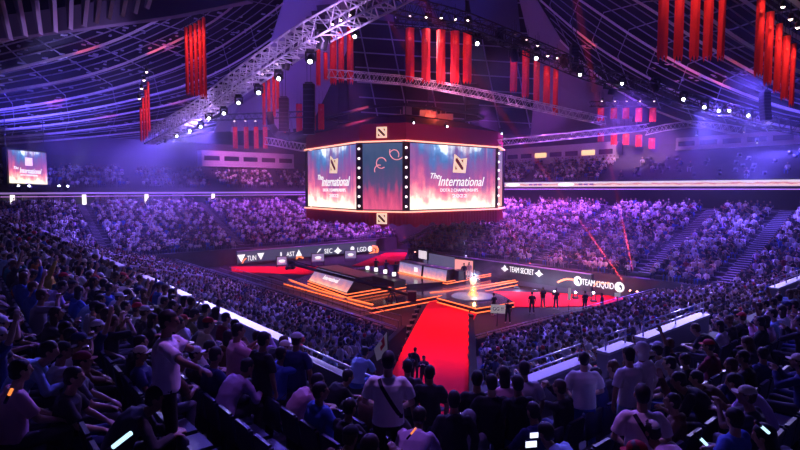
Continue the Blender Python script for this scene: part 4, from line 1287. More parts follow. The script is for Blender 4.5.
half = [(.1, .6), (.55, .25), (.6, -.3), (.15, -.7), (.35, -.15), (-.05, .1)]
for cx, cy in ((578.5, 280.9), (620, 287.0)):
    shape(RB, 'team_mark', cx, cy, circ, .45, ra, ru, rn, M_letter)
    c = on_board(cx, cy, ra, rn) + rn * .13
    q = MB(); q.poly([c + ru * (x * .45) + VZ * (y * .45) for x, y in half]); q.build('team_mark_inner', M_black, RB)
def swirl(root, pxs, pa, nrm, r, m):
    pts = [on_board(x, y, pa, nrm) + nrm * .07 for x, y in pxs]
    q = MB(); q.path(pts, r, 5); q.build('flame_swirl', m, root)
swirl(RB, [(558, 282.2), (562, 280.3), (567, 279), (572, 279.2), (575, 280.2)], ra, rn, .1, M_flame)
swirl(RB, [(594, 286.5), (598, 281.6), (603, 283.5), (609, 282.6), (611, 286.8)], ra, rn, .06, M_flame)
word(LB, 'TUN', 247, 256, 258.2, la, lu, ln, .95)
shape(LB, 'team_mark', 241, 258.4, TRI, .55, la, lu, ln, M_letter)
shape(LB, 'team_mark', 260.5, 256.4, TRI, .5, la, lu, ln, M_letter)
word(LB, 'I', 280, 281.4, 254.6, la, lu, ln, .9)
word(LB, 'AST', 286, 294.5, 254.2, la, lu, ln, .9)
shape(LB, 'team_mark', 298.5, 252.6, [(-1, -.9), (1, -.9), (0, .9)], .5, la, lu, ln, M_letter)
word(LB, 'SEC', 324, 332, 251.2, la, lu, ln, .95)
shape(LB, 'team_mark', 337.5, 250.8, DIA, .6, la, lu, ln, M_letter)
shape(LB, 'team_mark', 318.5, 251.2, [(-.9, -.7), (.3, .1), (.9, .8), (.1, .6)], .5, la, lu, ln, M_letter)
word(LB, 'LGD', 357, 366, 249.5, la, lu, ln, 1.0)
shape(LB, 'team_mark', 352, 248.6, circ, .35, la, lu, ln, M_letter)
shape(LB, 'team_mark', 369.8, 248.8, circ, .45, la, lu, ln, M_letter)
swirl(LB, [(372, 246.2), (376, 247), (377.5, 250), (376, 253.6), (371, 255)], la, ln, .2, M_flame)
swirl(LB, [(371, 249), (374, 249.6), (374, 252), (369, 254)], la, ln, .14, M_flame)
swirl(LB, [(303, 258), (298, 256), (296, 259)], la, ln, .12, M_flame)
swirl(LB, [(246, 258), (243, 261), (242, 263.5)], la, ln, .07, M_flame)
# three framed screens standing in front of the left board
for i, (x0, x1, yt, yb, d) in enumerate(((277, 286.5, 257, 265, 66), (312, 324, 253.8, 261.5, 68), (345, 356, 250.8, 258.5, 72))):
    a, b = P(x0, yb, d), P(x1, yb - .3, d)
    r_, a_, b_, u_, n_ = panel('framed_screen', (x0, yb), (x1, yb), a.z, a.z + (yb - yt) * d / FPX, mat('framed_violet', (.15, .12, .25), .3, emit=.38, ecol=(.62, .45, .95)), 'framed standing screen with a white mark, %s from the left before the left board' % ORD[i], 'screen', d=(d, d + .5), legs=True)
    q = MB(); c = (a_ + b_) / 2 + VZ * ((yb - yt) * d / FPX / 2) + n_ * .1
    q.poly([c + u_ * (x * .42) + VZ * (y * .17) for x, y in circ]); q.build('screen_mark', M_letter, r_)
    q = MB(); q.poly([c + n_ * .02 + u_ * (x * .42) + VZ * (y * .04 - .22) for x, y in circ]); q.build('screen_mark', M_pink, r_)

# ================================================================== JIB CAMERA
jib = empty('camera_crane', Vector((P(392, 290, 44).x, 44, ZF))); tag(jib, 'long black camera crane reaching left over the stage screens', 'camera crane')
hd = P(292, 266.5, 50); pv = P(392, 290, 44); tail = P(412, 296, 42.5)
q = MB(); q.tube(hd + VZ * .25, pv, .16, 6); q.tube(hd + VZ * .55, pv + VZ * .3, .07, 5)
for k in range(14): q.tube((hd + VZ * .25).lerp(pv, k / 14), (hd + VZ * .55).lerp(pv + VZ * .3, (k + .5) / 14), .03, 4)
q.tube(pv, tail, .16, 6); q.build('boom', M_black, jib)
q = MB(); q.box(hd, (.5, .9, .45)); q.tube(hd + Vector((-.1, -.4, 0)), hd + Vector((-.35, -.9, -.05)), .16, 10); q.box(hd + VZ * .35, (.7, .2, .5)); q.build('camera_head', M_dsteel, jib)
q = MB(); q.box(tail, (.7, .7, .8)); q.build('counterweight', M_black, jib)
for dx, dy in ((-.7, -.3), (.7, -.3), (0, .8)):
    q = MB(); q.tube(pv, Vector((pv.x + dx, pv.y + dy, ZF)), .06, 6); q.build('leg', M_black, jib)

# ================================================================== FLOOR LIGHTS
FL = []
M_haloed = mat('floor_lamp_lens', (1, 1, 1), .3, emit=9, ecol=(.8, .85, 1))
for i, (px, py, d) in enumerate(((499.5, 289.2, 53.5), (516.5, 290, 52), (535, 290.6, 50.5), (554.5, 291.8, 49), (575.5, 292.4, 47), (593.5, 292.8, 45.6))):
    c = P(px, py, d); base = Vector((c.x, c.y, ZF))
    root = empty('floor_light', base); tag(root, 'small bright floor light, %s from the left in the row below the dark team board' % ORD[i], 'floor light')
    q = MB(); q.box(base + VZ * .1, (.5, .4, .2)); q.box(base + VZ * (c.z - ZF) * .5 + Vector((-.2, 0, 0)), (.05, .15, c.z - ZF)); q.box(base + VZ * (c.z - ZF) * .5 + Vector((.2, 0, 0)), (.05, .15, c.z - ZF)); q.build('stand', M_black, root)
    q = MB(); q.lathe(c + Vector((0, .3, 0)), [(.12, 0), (.14, .12), (.14, .3)], 12, Vector((0, -1, .05))); q.build('lamp_head', M_black, root)
    q = MB(); q.lathe(c + Vector((0, -.01, 0)), [(.11, 0), (.10, .03)], 12, Vector((0, -1, .05))); q.build('lens', M_haloed, root)
    FL.append(c + Vector((0, .4, .5)))
# laser heads for the red beams
RED = []
for i, (px, py, d, tx, ty, td) in enumerate(((545.5, 277, 54, 536, 232, 52.5), (536, 274.5, 54.5, 519, 245, 54), (630, 290.5, 46.5, 590, 235, 45), (637, 291.5, 46, 620, 210, 44), (415, 252, 66, 400, 231, 65))):
    c = P(px, py, d)
    root = empty('beam_light', c); tag(root, 'small head sending a thin red beam upwards, %s one along the right board' % ORD[i] if i < 4 else 'small head with a thin red beam behind the host desk', 'beam light')
    dirn = (P(tx, ty, td) - c).normalized()
    q = MB(); q.lathe(c - dirn * .3, [(.12, 0), (.14, .1), (.12, .28)], 10, dirn); q.build('lamp_head', M_black, root)
    q = MB(); q.lathe(c - dirn * .01, [(.1, 0), (.08, .03)], 10, dirn); q.build('lens', mat('red_lens', (1, .5, .4), .3, emit=7, ecol=(1, .35, .25)), root)
    q = MB(); q.box(c - dirn * .3 - VZ * .2, (.2, .2, .2)); q.build('base_box', M_black, root)
    RED.append((c + dirn * .1, P(tx, ty, td)))
# dark step lights along the carpet edge
for i in range(9):
    y = 30 + i * 1.7
    for fn, sg, sd in ((cor_l, -.15, 'left'), (cor_r, .15, 'right')):
        c = Vector((fn(y) + sg, y, ZF))
        q = MB(); q.box(c + VZ * .12, (.35, .5, .24)); q.box(c + VZ * .26 + Vector((-sg, 0, 0)), (.1, .4, .06))
        o = q.build('edge_light', M_black, None, tuple(c)); tag(o, 'black box light at the %s edge of the red carpet, %s from the crowd end' % (sd, ORD[i]), 'floor light')
# signs held or standing
def sign(c, w, h, tilt, m, label, text=None, tm=None, pole=None, name='fan_sign'):
    root = empty(name, c); tag(root, label, 'sign')
    rm = Matrix.Rotation(tilt, 3, 'Y'); U_ = rm @ Vector((1, 0, 0)); V_ = rm @ VZ
    q = MB(); q.box(c, (w, .03, h), (U_, Vector((0, 1, 0)), V_)); q.build('card', m, root)
    if text: add_text(None, text, h * .62, 't', tm, root, tuple(c + Vector((0, -.03, 0))), U_, V_, width=w * .72, depth=.005)
    if pole:
        q = MB(); q.tube(c - V_ * (h / 2 + pole), c - V_ * h * .4 , .03, 5); q.build('pole', M_black, root)
M_card = mat('white_card', (.85, .83, .88), .8, emit=.25, ecol=(.9, .8, .9))
sign(P(498, 309, 36), 1.0, .6, .05, M_card, 'white sign with dark letters held above the crowd by the dais', 'GG !!', M_black, .9)
sign(P(617.5, 294.8, 38), .42, .3, 0, M_card, 'small white sign above the crowd below the team lettering', None, None, .8)
sign(P(569.5, 294, 42), .22, .95, .03, M_card, 'narrow upright white flag by the red strip', None, None, 1.0)
sign(P(749.5, 207, 62), .75, .85, 0, M_card, 'white square sign hanging over the far right seats', None, None, .0)
# ================================================================== PEOPLE
def V3(*a): return Vector(a)
def bm_lofts(parts):
    """parts: list of ('loft', [(centre, rx, ry)...]) / ('limb', [(p, r)...]) / ('ball', c, (rx, ry, rz)) -> MB"""
    q = MB()
    for p in parts:
        if p[0] == 'limb':
            pts = p[1]
            for (a, ra), (b, rb2) in zip(pts[:-1], pts[1:]):
                q.tube(a, b, ra, 12, rb2); 
            for a, ra in pts: q.ball(a, ra, 12, 8)
        elif p[0] == 'limbopen':        # flat ends: sleeves and trouser hems
            pts = p[1]
            for (a, ra), (b, rb2) in zip(pts[:-1], pts[1:]): q.tube(a, b, ra, 14, rb2)
            for a, ra in pts[:-1]: q.ball(a, ra, 12, 8)
        elif p[0] == 'loft':
            secs = p[1]; n = 18; vs = []
            for i, (c, rx, ry) in enumerate(secs):
                d = (secs[min(i + 1, len(secs) - 1)][0] - secs[max(i - 1, 0)][0]).normalized()
                X = Vector(p[2]) if len(p) > 2 else Vector((1, 0, 0)); Y = d.cross(X).normalized(); X = Y.cross(d)
                for k in range(n):
                    t = 2 * math.pi * k / n
                    vs.append(c + X * (rx * math.cos(t)) + Y * (ry * math.sin(t)))
            fs = []
            m = len(secs)
            for k in range(m - 1):
                for i in range(n):
                    j = (i + 1) % n
                    fs.append((k * n + i, k * n + j, (k + 1) * n + j, (k + 1) * n + i))
            fs += [tuple(reversed(range(n))), tuple(range((m - 1) * n, m * n))]
            q.add(vs, fs, True)
        elif p[0] == 'ball': q.ball(p[1], p[2], 14, 10)
    return q
def remesh(q, name, m, voxel, faces, wrinkle=0.0, smooth=4):
    me = q.mesh(name + '_src', None)
    o = bpy.data.objects.new('tmp', me); C.objects.link(o)
    r = o.modifiers.new('r', 'REMESH'); r.mode = 'VOXEL'; r.voxel_size = voxel; r.use_smooth_shade = True
    s = o.modifiers.new('s', 'SMOOTH'); s.factor = .5; s.iterations = smooth
    dg = bpy.context.evaluated_depsgraph_get()
    n0 = len(o.evaluated_get(dg).data.polygons)
    if n0 > faces:
        d = o.modifiers.new('d', 'DECIMATE'); d.ratio = faces / n0
        dg = bpy.context.evaluated_depsgraph_get()
    out = bpy.data.meshes.new_from_object(o.evaluated_get(dg))
    bpy.data.objects.remove(o)
    if wrinkle:
        for v in out.vertices:
            n = noise.noise(v.co * 9) * wrinkle + noise.noise(Vector((v.co.x * 6, v.co.y * 6, v.co.z * 22))) * wrinkle * .8
            v.co += v.normal * n
    out.polygons.foreach_set('use_smooth', [True] * len(out.polygons))
    out.materials.clear(); out.materials.append(m); out.name = name
    return out
def lerp(a, b, t): return a + (b - a) * t
def elbow(sh, wr, l1, l2, bend):
    d = wr - sh; L_ = min(d.length, (l1 + l2) * .995); u = d.normalized()
    a = (l1 * l1 - l2 * l2 + L_ * L_) / (2 * L_); h = math.sqrt(max(0, l1 * l1 - a * a))
    b = (bend - u * bend.dot(u)).normalized()
    return sh + u * a + b * h, sh + u * L_
POSES = {}
def hand(parts, w, d, up, side):
    """palm, four curled fingers of different lengths and a thumb leaving the side of the palm"""
    d = d.normalized(); n = up - d * up.dot(d); n = n.normalized(); s = d.cross(n) * side
    pc = w + d * .05
    parts.append(('loft', [(w, .027, .022), (w + d * .03, .040, .019), (w + d * .085, .042, .016)], tuple(s)))
    for k, ln in enumerate((.062, .075, .07, .055)):
        b0 = w + d * .08 + s * (.030 - .020 * k)
        b1 = b0 + d * ln * .55 - n * .006; b2 = b1 + d * ln * .42 - n * .026
        parts.append(('limb', [(b0, .0095), (b1, .0088), (b2, .0078)]))
    t0 = w + d * .025 + s * .035; t1 = t0 + d * .028 + s * .022 - n * .012; t2 = t1 + d * .03 + s * .004 - n * .014
    parts.append(('limb', [(t0, .0125), (t1, .011), (t2, .009)]))
def make_pose(name, seated=False, lean=0.0, wrL=None, wrR=None, head=(0, 0), bendL=(-.6, -.4, -.5), bendR=(.6, -.4, -.5), twist=0.0, legspread=.1, fat=1.0, detail=1.0, skirt=False):
    """body faces +Y. wrists are given relative to the shoulders."""
    hipz = .50 if seated else .92
    pel = V3(0, 0, hipz)
    def sp_(t):   # point up the spine
        a = lean * t
        L_ = .50 * t
        return pel + V3(0, math.sin(a * .8) * L_, math.cos(a * .8) * L_)
    chest = sp_(.7); nk = sp_(1.0); 
    upv = (nk - sp_(.8)).normalized()
    rt = Matrix.Rotation(twist, 3, 'Z')
    shL = nk + rt @ V3(-.185, 0, 0) - upv * .035; shR = nk + rt @ V3(.185, 0, 0) - upv * .035
    fw = V3(0, 1, 0)
    hdir = Matrix.Rotation(-head[1], 3, 'Z') @ V3(0, math.cos(head[0]), -math.sin(head[0]))
    neck_top = nk + upv * .07 + V3(0, .02, .01)
    hc = neck_top + V3(0, 0, .105) + hdir * .025
    hr = V3(*hdir).cross(V3(0, 0, 1)).normalized(); hu = hr.cross(hdir)
    body = []
    body.append(('loft', [(pel - V3(0, 0, .08), .12 * fat, .09), (pel, .155 * fat, .11 * fat), (sp_(.3), .13 * fat, .10 * fat), (sp_(.65), .14 * fat, .098 * fat), (sp_(.86), .145, .085), (sp_(.95), .10, .07), (nk, .062, .056)], tuple(rt @ V3(1, 0, 0))))
    body.append(('limb', [(nk - upv * .04, .062), (neck_top, .054), (hc - hu * .03, .05)]))
    # head: cranium, jaw, brow, nose, lips, ears
    hh = []
    def H(x, y, z): return hc + hr * x + hdir * y + hu * z
    def hb(x, y, z, a, b, c):     # ellipsoid turned with the head
        q = MB(); q.ball((0, 0, 0), 1, 14, 10)
        return [('raw', [H(x, y, z) + hr * (v[0] * a) + hdir * (v[1] * b) + hu * (v[2] * c) for v in q.v], q.f)]
    hh += hb(0, -.008, .028, .076, .096, .088) + hb(0, .018, -.035, .058, .070, .072) + hb(0, .045, -.085, .034, .034, .026)
    hh += hb(0, .083, .026, .046, .014, .012) + hb(0, .097, -.012, .013, .020, .026) + hb(0, .083, -.048, .024, .012, .010) + hb(0, .078, -.004, .012, .016, .034)
    hh += hb(-.078, -.006, -.004, .012, .022, .032) + hb(.078, -.006, -.004, .012, .022, .032)
    # arms
    wl = shL + V3(*(wrL or (-.06, .05, -.52))); wr = shR + V3(*(wrR or (.06, .05, -.52)))
    eL, wl = elbow(shL, wl, .29, .255, V3(*bendL)); eR, wr = elbow(shR, wr, .29, .255, V3(*bendR))
    for sh, e, w_, sd in ((shL, eL, wl, -1), (shR, eR, wr, 1)):
        body.append(('limb', [(sh - upv * .025 + (nk - sh) * .12, .042), (lerp(sh, e, .4), .044), (lerp(sh, e, .75), .042), (e, .039)])); body.append(('limb', [(e, .039), (lerp(e, w_, .35), .040), (w_, .026)]))
        hand(body, w_, w_ - e, V3(0, 0, 1) if abs((w_ - e).normalized().z) < .8 else V3(sd, .2, 0), sd)
    # legs
    legs = []
    for sd in (-1, 1):
        hp = pel + V3(.09 * sd, 0, -.03)
        if seated: kn = V3((.09 + legspread) * sd, .44, .49); an = V3((.09 + legspread) * sd, .40, .09)
        else: kn = V3((.09 + legspread * .4) * sd, .03, .49); an = V3((.09 + legspread * .7) * sd, -.02, .09)
        legs.append((hp, kn, an, sd))
        body.append(('limb', [(hp, .085 * fat), (lerp(hp, kn, .5), .068), (kn, .052)])); body.append(('limb', [(kn, .052), (lerp(kn, an, .3), .054), (an, .036)]))
        body.append(('limb', [(an - V3(0, .03, .04), .035), (an + V3(0, .13, -.06), .028)]))
    q = bm_lofts(body)
    for _, vs, fs in hh: q.add(vs, fs, True)
    m_body = remesh(q, 'person_' + name, M_skin, .0085, int(7000 * detail), 0, 2)
    # shirt
    g = 1.13 * fat
    sh_parts = [('loft', [(pel - V3(0, 0, .06) if not seated else pel + V3(0, -.01, 0), .168 * g, .128 * g), (sp_(.2), .152 * g, .125 * g), (sp_(.45), .148 * g, .122 * g), (sp_(.7), .165 * g, .122 * g), (sp_(.88), .176 * g, .108 * g), (sp_(.96), .13, .085), (nk + upv * .015, .072, .066)], tuple(rt @ V3(1, 0, 0)))]
    sl = []
    for sh, e in ((shL, eL), (shR, eR)):
        ax_ = (e - sh).normalized(); sl.append(('limbopen', [(sh - upv * .018 + (nk - sh) * .10, .060 * g), (lerp(sh, e, .35), .062 * g), (lerp(sh, e, .80), .070)]))
    m_shirt = remesh(bm_lofts(sh_parts + sl), 'tshirt_' + name, M_cloth, .014, int(2600 * detail), .010, 1)
    sl2 = []
    for sh, e, w_ in ((shL, eL, wl), (shR, eR, wr)):
        sl2.append(('limb', [(sh - upv * .018 + (nk - sh) * .10, .058 * g), (lerp(sh, e, .5), .062), (e, .056)])); sl2.append(('limbopen', [(e, .056), (lerp(e, w_, .5), .050), (lerp(e, w_, .96), .042)]))
    hoodp = [('ball', nk + V3(0, -.075, .0), (.10, .055, .06))]
    m_hoodie = remesh(bm_lofts(sh_parts + sl2 + hoodp), 'hoodie_' + name, M_cloth, .014, int(2800 * detail), .012, 1)
    # trousers
    tp = []
    if seated: tp.append(('loft', [(pel - V3(0, 0, .105), .150 * fat, .125), (pel - V3(0, 0, .05), .172 * fat, .138), (pel + V3(0, 0, .02), .170 * fat, .132), (pel + V3(0, 0, .07), .150 * fat, .118)]))
    else: tp.append(('loft', [(pel - V3(0, 0, .12), .15 * fat, .105), (pel, .165 * fat, .122 * fat), (pel + V3(0, 0, .06), .155 * fat, .12 * fat)]))
    for hp, kn, an, sd in legs:
        tp.append(('limb', [(hp, .094 * fat), (lerp(hp, kn, .5), .080), (kn, .066)])); tp.append(('limbopen', [(kn, .066), (lerp(kn, an, .5), .062), (an + V3(0, 0, .0), .052)]))
    m_tr = remesh(bm_lofts(tp), 'trousers_' + name, M_cloth, .014, int(2200 * detail), .007, 1)
    # shoes
    q = MB()
    shoes = []
    for hp, kn, an, sd in legs:
        sp2 = [('loft', [(an + V3(0, -.075, -.055), .030, .030), (an + V3(0, -.04, -.048), .042, .042), (an + V3(0, .05, -.052), .046, .036), (an + V3(0, .14, -.062), .044, .026), (an + V3(0, .175, -.066), .028, .018)])]
        shoes.append(remesh(bm_lofts(sp2), 'shoe_' + name, M_cloth, .010, 220, 0, 1))
    # hair styles
    def hair_piece(balls, cut):
        q = MB()
        for b in balls:
            for _, vs, fs in hb(*b): q.add(vs, fs, True)
        me = remesh(q, 'hair_' + name, M_hair, .012, int(900 * detail), .006, 1)
        bmm = bmesh.new(); bmm.from_mesh(me)
        dele = [v for v in bmm.verts if cut((v.co - hc).dot(hr), (v.co - hc).dot(hdir), (v.co - hc).dot(hu))]
        bmesh.ops.delete(bmm, geom=dele, context='VERTS'); bmm.to_mesh(me); bmm.free()
        return me
    face = lambda x, y, z: y > .052 and z < .055 and abs(x) < .075
    short = hair_piece([(0, -.014, .040, .086, .103, .092), (0, -.045, -.02, .074, .062, .07)], lambda x, y, z: face(x, y, z) or z < -.075 or (z < 0 and y > .01))
    longh = hair_piece([(0, -.014, .038, .090, .106, .095), (0, -.05, -.08, .085, .062, .16), (0, -.055, -.19, .075, .045, .10)], lambda x, y, z: (y > .04 and z < .055) or z < -.29)
    # cap: dome and brim
    q = MB()
    for _, vs, fs in hb(0, -.010, .052, .088, .106, .082): q.add(vs, fs, True)
    me = remesh(q, 'cap_' + name, M_cloth, .012, 700, 0, 1)
    bmm = bmesh.new(); bmm.from_mesh(me)
    bmesh.ops.delete(bmm, geom=[v for v in bmm.verts if (v.co - hc).dot(hu) < .036], context='VERTS'); bmm.to_mesh(me); bmm.free()
    q = MB(); pts = [H(math.sin(t) * .08, .075 + math.cos(t) * .085, .040 - .012 * abs(math.sin(t))) for t in [(-1.5 + 3.0 * k / 8) for k in range(9)]]
    q.prism(pts, hu * .008); brim = q.mesh('brim_' + name, M_cloth)
    q = MB(); 
    for sx in (-1, 1): q.ball(H(.030 * sx, .083, .008), (.011, .009, .008), 8, 6)
    eyes = q.mesh('eyes', M_eye)
    # hood of a pulled-up hoodie
    hoodup = hair_piece([(0, -.022, .036, .102, .118, .108), (0, -.05, -.07, .10, .08, .10)], lambda x, y, z: (y > .06 and z < .075) or z < -.15)
    hoodup.materials.clear(); hoodup.materials.append(M_cloth)
    POSES[name] = dict(body=m_body, tshirt=m_shirt, hoodie=m_hoodie, trousers=m_tr, shoes=shoes, short=short, long=longh, cap=me, brim=brim, eyes=eyes, hood=hoodup,
                       wl=wl, wr=wr, nk=nk, hc=hc, shL=shL, shR=shR, pel=pel, seated=seated, hand_r=wr + (wr - eR).normalized() * .07, hand_l=wl + (wl - eL).normalized() * .07, sp=sp_)
make_pose('stand_rest')
make_pose('stand_phone', wrL=(.10, .34, -.02), wrR=(-.08, .36, -.02), bendL=(-.8, -.1, -.8), bendR=(.8, -.1, -.8), fat=1.08)
make_pose('stand_nape', wrL=(.07, .02, .0), bendL=(-1, .25, -.35), wrR=(.42, .30, -.16), bendR=(.1, -.3, -.9), head=(.05, .35), twist=-.15)
make_pose('stand_hips', wrL=(.02, .20, -.40), wrR=(-.02, .20, -.40), bendL=(-.8, -.8, -.1), bendR=(.8, -.8, -.1), fat=1.06)
make_pose('sit_rest', True, .12, wrL=(.06, .34, -.36), wrR=(-.06, .34, -.36), head=(.05, .0))
make_pose('sit_lean', True, .75, wrL=(.10, .30, -.24), wrR=(-.10, .30, -.24), head=(.25, .1), fat=1.05)
make_pose('sit_clap', True, .15, wrL=(.14, .34, .02), wrR=(-.14, .34, .05), bendL=(-.7, 0, -.8), bendR=(.7, 0, -.8), head=(-.05, -.2))
make_pose('sit_raise', True, .05, wrL=(.05, .34, -.34), wrR=(.10, .18, .46), bendR=(.8, .1, 0), head=(-.1, .1))
make_pose('sit_back', True, -.12, wrL=(-.10, .25, -.36), wrR=(.05, .36, -.30), head=(0, .35), fat=1.12)
make_pose('sit_photo', True, .1, wrL=(.12, .30, .16), wrR=(-.10, .30, .16), bendL=(-.8, 0, -.7), bendR=(.8, 0, -.7), head=(-.05, 0))
# ------------------------------------------------------------------ placing people
def stand_at(x, y):
    """(key, row, z) of the highest terrace under a point of the place"""
    a, b = ab((x, y))
    best = None
    for key, st in STANDS.items():
        if key.startswith('nl'): r, t = A0 - a, b
        elif key.startswith('nr'): r, t = B0 - b, a
        elif key.startswith('fr'): r, t = a - AF, b
        else: r, t = b - BF, a
        if r < st.rows[0][0] or r >= st.rows[-1][1]: continue
        if t < st.lo(r) or t > st.hi(r): continue
        for k, (r0, r1, z) in enumerate(st.rows):
            if r0 <= r < r1:
                if best is None or z > best[2]: best = (key, k, z, r, t)
                break
    return best
def floor_z(x, y):
    s = stand_at(x, y)
    return s[2] if s else ZF
def project(p):
    v = Vector(p) - Vector((0, 0, EYE)); d = v.dot(FW)
    if d < .05: return None
    return 400 + FPX * v.x / d, 225 - FPX * v.dot(UP) / d, d
COLS = {'white': (.82, .82, .84), 'black': (.015, .015, .018), 'charcoal': (.06, .06, .07), 'grey': (.30, .30, .32), 'pale grey': (.6, .6, .62), 'navy': (.02, .03, .12), 'blue': (.05, .12, .45), 'sky blue': (.35, .55, .8),
        'red': (.5, .02, .03), 'maroon': (.2, .01, .03), 'olive': (.12, .13, .04), 'green': (.03, .22, .08), 'cream': (.75, .68, .52), 'lilac': (.62, .45, .72), 'pale lilac': (.8, .68, .85), 'pink': (.8, .42, .5), 'pale pink': (.85, .66, .74), 'orange': (.7, .22, .04), 'teal': (.02, .2, .22), 'brown': (.14, .07, .035), 'yellow': (.7, .55, .08)}
SKINS = [(.40, .23, .16), (.46, .28, .19), (.33, .19, .12), (.25, .14, .09), (.50, .32, .23)]
HAIRS = [(.012, .010, .010), (.02, .014, .012), (.05, .028, .018), (.10, .05, .02), (.16, .13, .12)]
PEOPLE = []
def person(pose, loc, rz, label, top='tshirt', topc='black', trc='charcoal', hair='short', hairc=0, cap=None, skin=None, group=None, shoec='pale grey', eyes=False, strap=None, scale=1.0, bag=None):
    d = POSES[pose]
    o = link('person', d['body']); o.location = loc; o.rotation_euler = (0, 0, rz); o.scale = (scale,) * 3
    o.color = (*(skin or random.choice(SKINS)), 1)
    tag(o, label, 'person', group)
    def ch(nm, me, c): k = link(nm, me, o); k.color = (*c, 1); return k
    ch('hoodie' if top == 'hoodie' else 'shirt', d['hoodie' if top == 'hoodie' else 'tshirt'], COLS[topc])
    ch('trousers', d['trousers'], COLS[trc])
    if hair == 'hood': ch('hood', d['hood'], COLS[topc])
    elif cap:
        c_ = ch('cap', d['cap'], COLS[cap]); b_ = link('brim', d['brim'], c_); b_.color = (*COLS[cap], 1)
        ch('hair', d['long'] if hair == 'long' else d['short'], HAIRS[hairc])
    else: ch('hair', d['long'] if hair == 'long' else d['short'], HAIRS[hairc])
    for s in d['shoes']: ch('shoe', s, COLS[shoec])
    if eyes: ch('eyes', d['eyes'], (.02, .02, .02))
    if strap:
        nk, pel, sp_ = d['nk'], d['pel'], d['sp']
        q = MB()
        fa = .158 * 1.13
        for sg in (-1, 1):
            pts = []
            for k in range(9):
                t = k / 8; x = -.10 + .26 * t; z = lerp(nk.z - .005, pel.z + .06, t)
                e = math.sqrt(max(0, 1 - (x / .195) ** 2)); y = sg * (.150 * e + .002) if t > 0.02 else sg * .06
                pts.append(V3(x, y, z))
            for p0, p1 in zip(pts[:-1], pts[1:]): q.bar(p0, p1, .045, .012, up=V3(0, sg, 0))
        q.bar(V3(.16, -.10, pel.z + .06), V3(.16, .10, pel.z + .06), .045, .03)
        m_ = q.mesh('strap', M_cloth); k = link('shoulder_strap', m_, o); k.color = (*COLS[strap], 1)
    PEOPLE.append(o)
    return o
HERO = []       # (x, y, phrase)
def solve_d(px, top_y, H, lo=3.0, hi=34.0, rowdz=True):
    best = None
    d = lo
    while d < hi:
        p = P(px, 300, d); z = floor_z(p.x, p.y) + H
        pr = project((p.x, p.y, z))
        e = abs(pr[1] - top_y)
        if best is None or e < best[0] - .4: best = (e, d, p.x, p.y, z - H)
        d += .1
    return best
def hero(px, top_y, pose, az, label, phrase=None, H=None, d=None, g=None, dz=0.0, **kw):
    H = (H or (POSES[pose]['hc'].z + .12)) * kw.get('scale', 1) + dz
    if d is None:
        g = g or (6.8 if top_y > 330 else 24)
        e, d, x, y, z = solve_d(px, top_y, H, g * .78, g * 1.3)
        print('hero', px, top_y, round(e, 1), round(d, 1), label[:40]) if e > 6 else None
    else:
        p = P(px, 300, d); x, y = p.x, p.y; z = floor_z(x, y)
    o = person(pose, (x, y, z + dz), -R(az), label, **kw)
    HERO.append((x, y, phrase, POSES[pose]['seated'], d))
    return o
H1 = hero(164, 310, 'stand_nape', 62, 'man in a pale lilac T-shirt standing with one hand at his nape', 'the man in lilac', topc='pale lilac', trc='black', hairc=0, eyes=True, g=6.7, dz=.43)
H2 = hero(388, 352, 'stand_hips', 4, 'man in a white T-shirt with a black crossbody strap, seen from behind', 'the crossbody strap man', topc='white', trc='black', strap='black', eyes=True, g=7, scale=1.05)
H3 = hero(430, 366, 'stand_rest', 6, 'man in a black T-shirt standing before the red carpet, seen from behind', 'the man in black', topc='black', trc='black', eyes=True, g=6.6)
hero(408, 361, 'stand_rest', -8, 'person in a charcoal hoodie between the strap man and the man in black', None, top='hoodie', topc='charcoal', trc='black', g=7.6)
hero(478, 372, 'stand_rest', 5, 'person in black standing right of the carpet, left one of two', None, topc='black', trc='black', hairc=0, g=7.6)
hero(493, 376, 'stand_hips', 0, 'person in black standing right of the carpet, right one of two', None, topc='black', trc='black', g=7.4)
hero(455, 392, 'stand_rest', 0, 'person in black at the dark barrier right of the man in black', None, top='hoodie', topc='black', trc='black', g=7.4)
H4 = hero(646, 386, 'stand_hips', 8, 'person in a pale pink T-shirt with a black strap at the lower right', 'the pink strap wearer', topc='pale pink', trc='charcoal', strap='black', eyes=True, g=6.2)
hero(586, 353, 'stand_hips', 2, 'person in a white top and blue jeans standing beside the pale double-rail parapet', 'the person in blue jeans', topc='white', trc='blue', g=10.5)
hero(632, 357, 'stand_rest', -20, 'person in a white T-shirt with a dark waist bag next to the hooded figure', None, topc='white', trc='sky blue', g=10)
hero(645, 353, 'stand_rest', -30, 'person in a white hoodie with the hood up on the right stand', 'the white hood', top='hoodie', hair='hood', topc='white', trc='pale grey', g=10.3)
hero(680, 350, 'sit_lean', -40, 'person in a pale grey T-shirt bent forward under the pink-lit rail', None, topc='pale grey', g=11)
hero(235, 333, 'stand_phone', 60, 'person in a pink T-shirt holding something up, above the end of the left parapet', 'the pink T-shirt holder', topc='pink', trc='navy', g=10.5)
hero(261, 334, 'stand_rest', 40, 'person all in black standing right beside the pink T-shirt holder', None, topc='black', trc='black', hairc=0, g=10)
hero(276, 348, 'sit_photo', 40, 'person in a blue hoodie lifting both hands below the left parapet end', None, top='hoodie', topc='blue', g=9.5)
hero(295, 350, 'stand_rest', 20, 'person in a navy T-shirt with a pale cap below the left parapet end', None, topc='navy', cap='pale grey', trc='navy', g=10.5)
hero(356, 352, 'sit_lean', 25, 'person in a sky blue T-shirt leaning forward left of the strap man', None, topc='sky blue', trc='blue', g=9.5)
hero(222, 366, 'sit_lean', 40, 'hunched person in a lilac hoodie below the pink T-shirt holder', None, top='hoodie', topc='lilac', g=7.5)
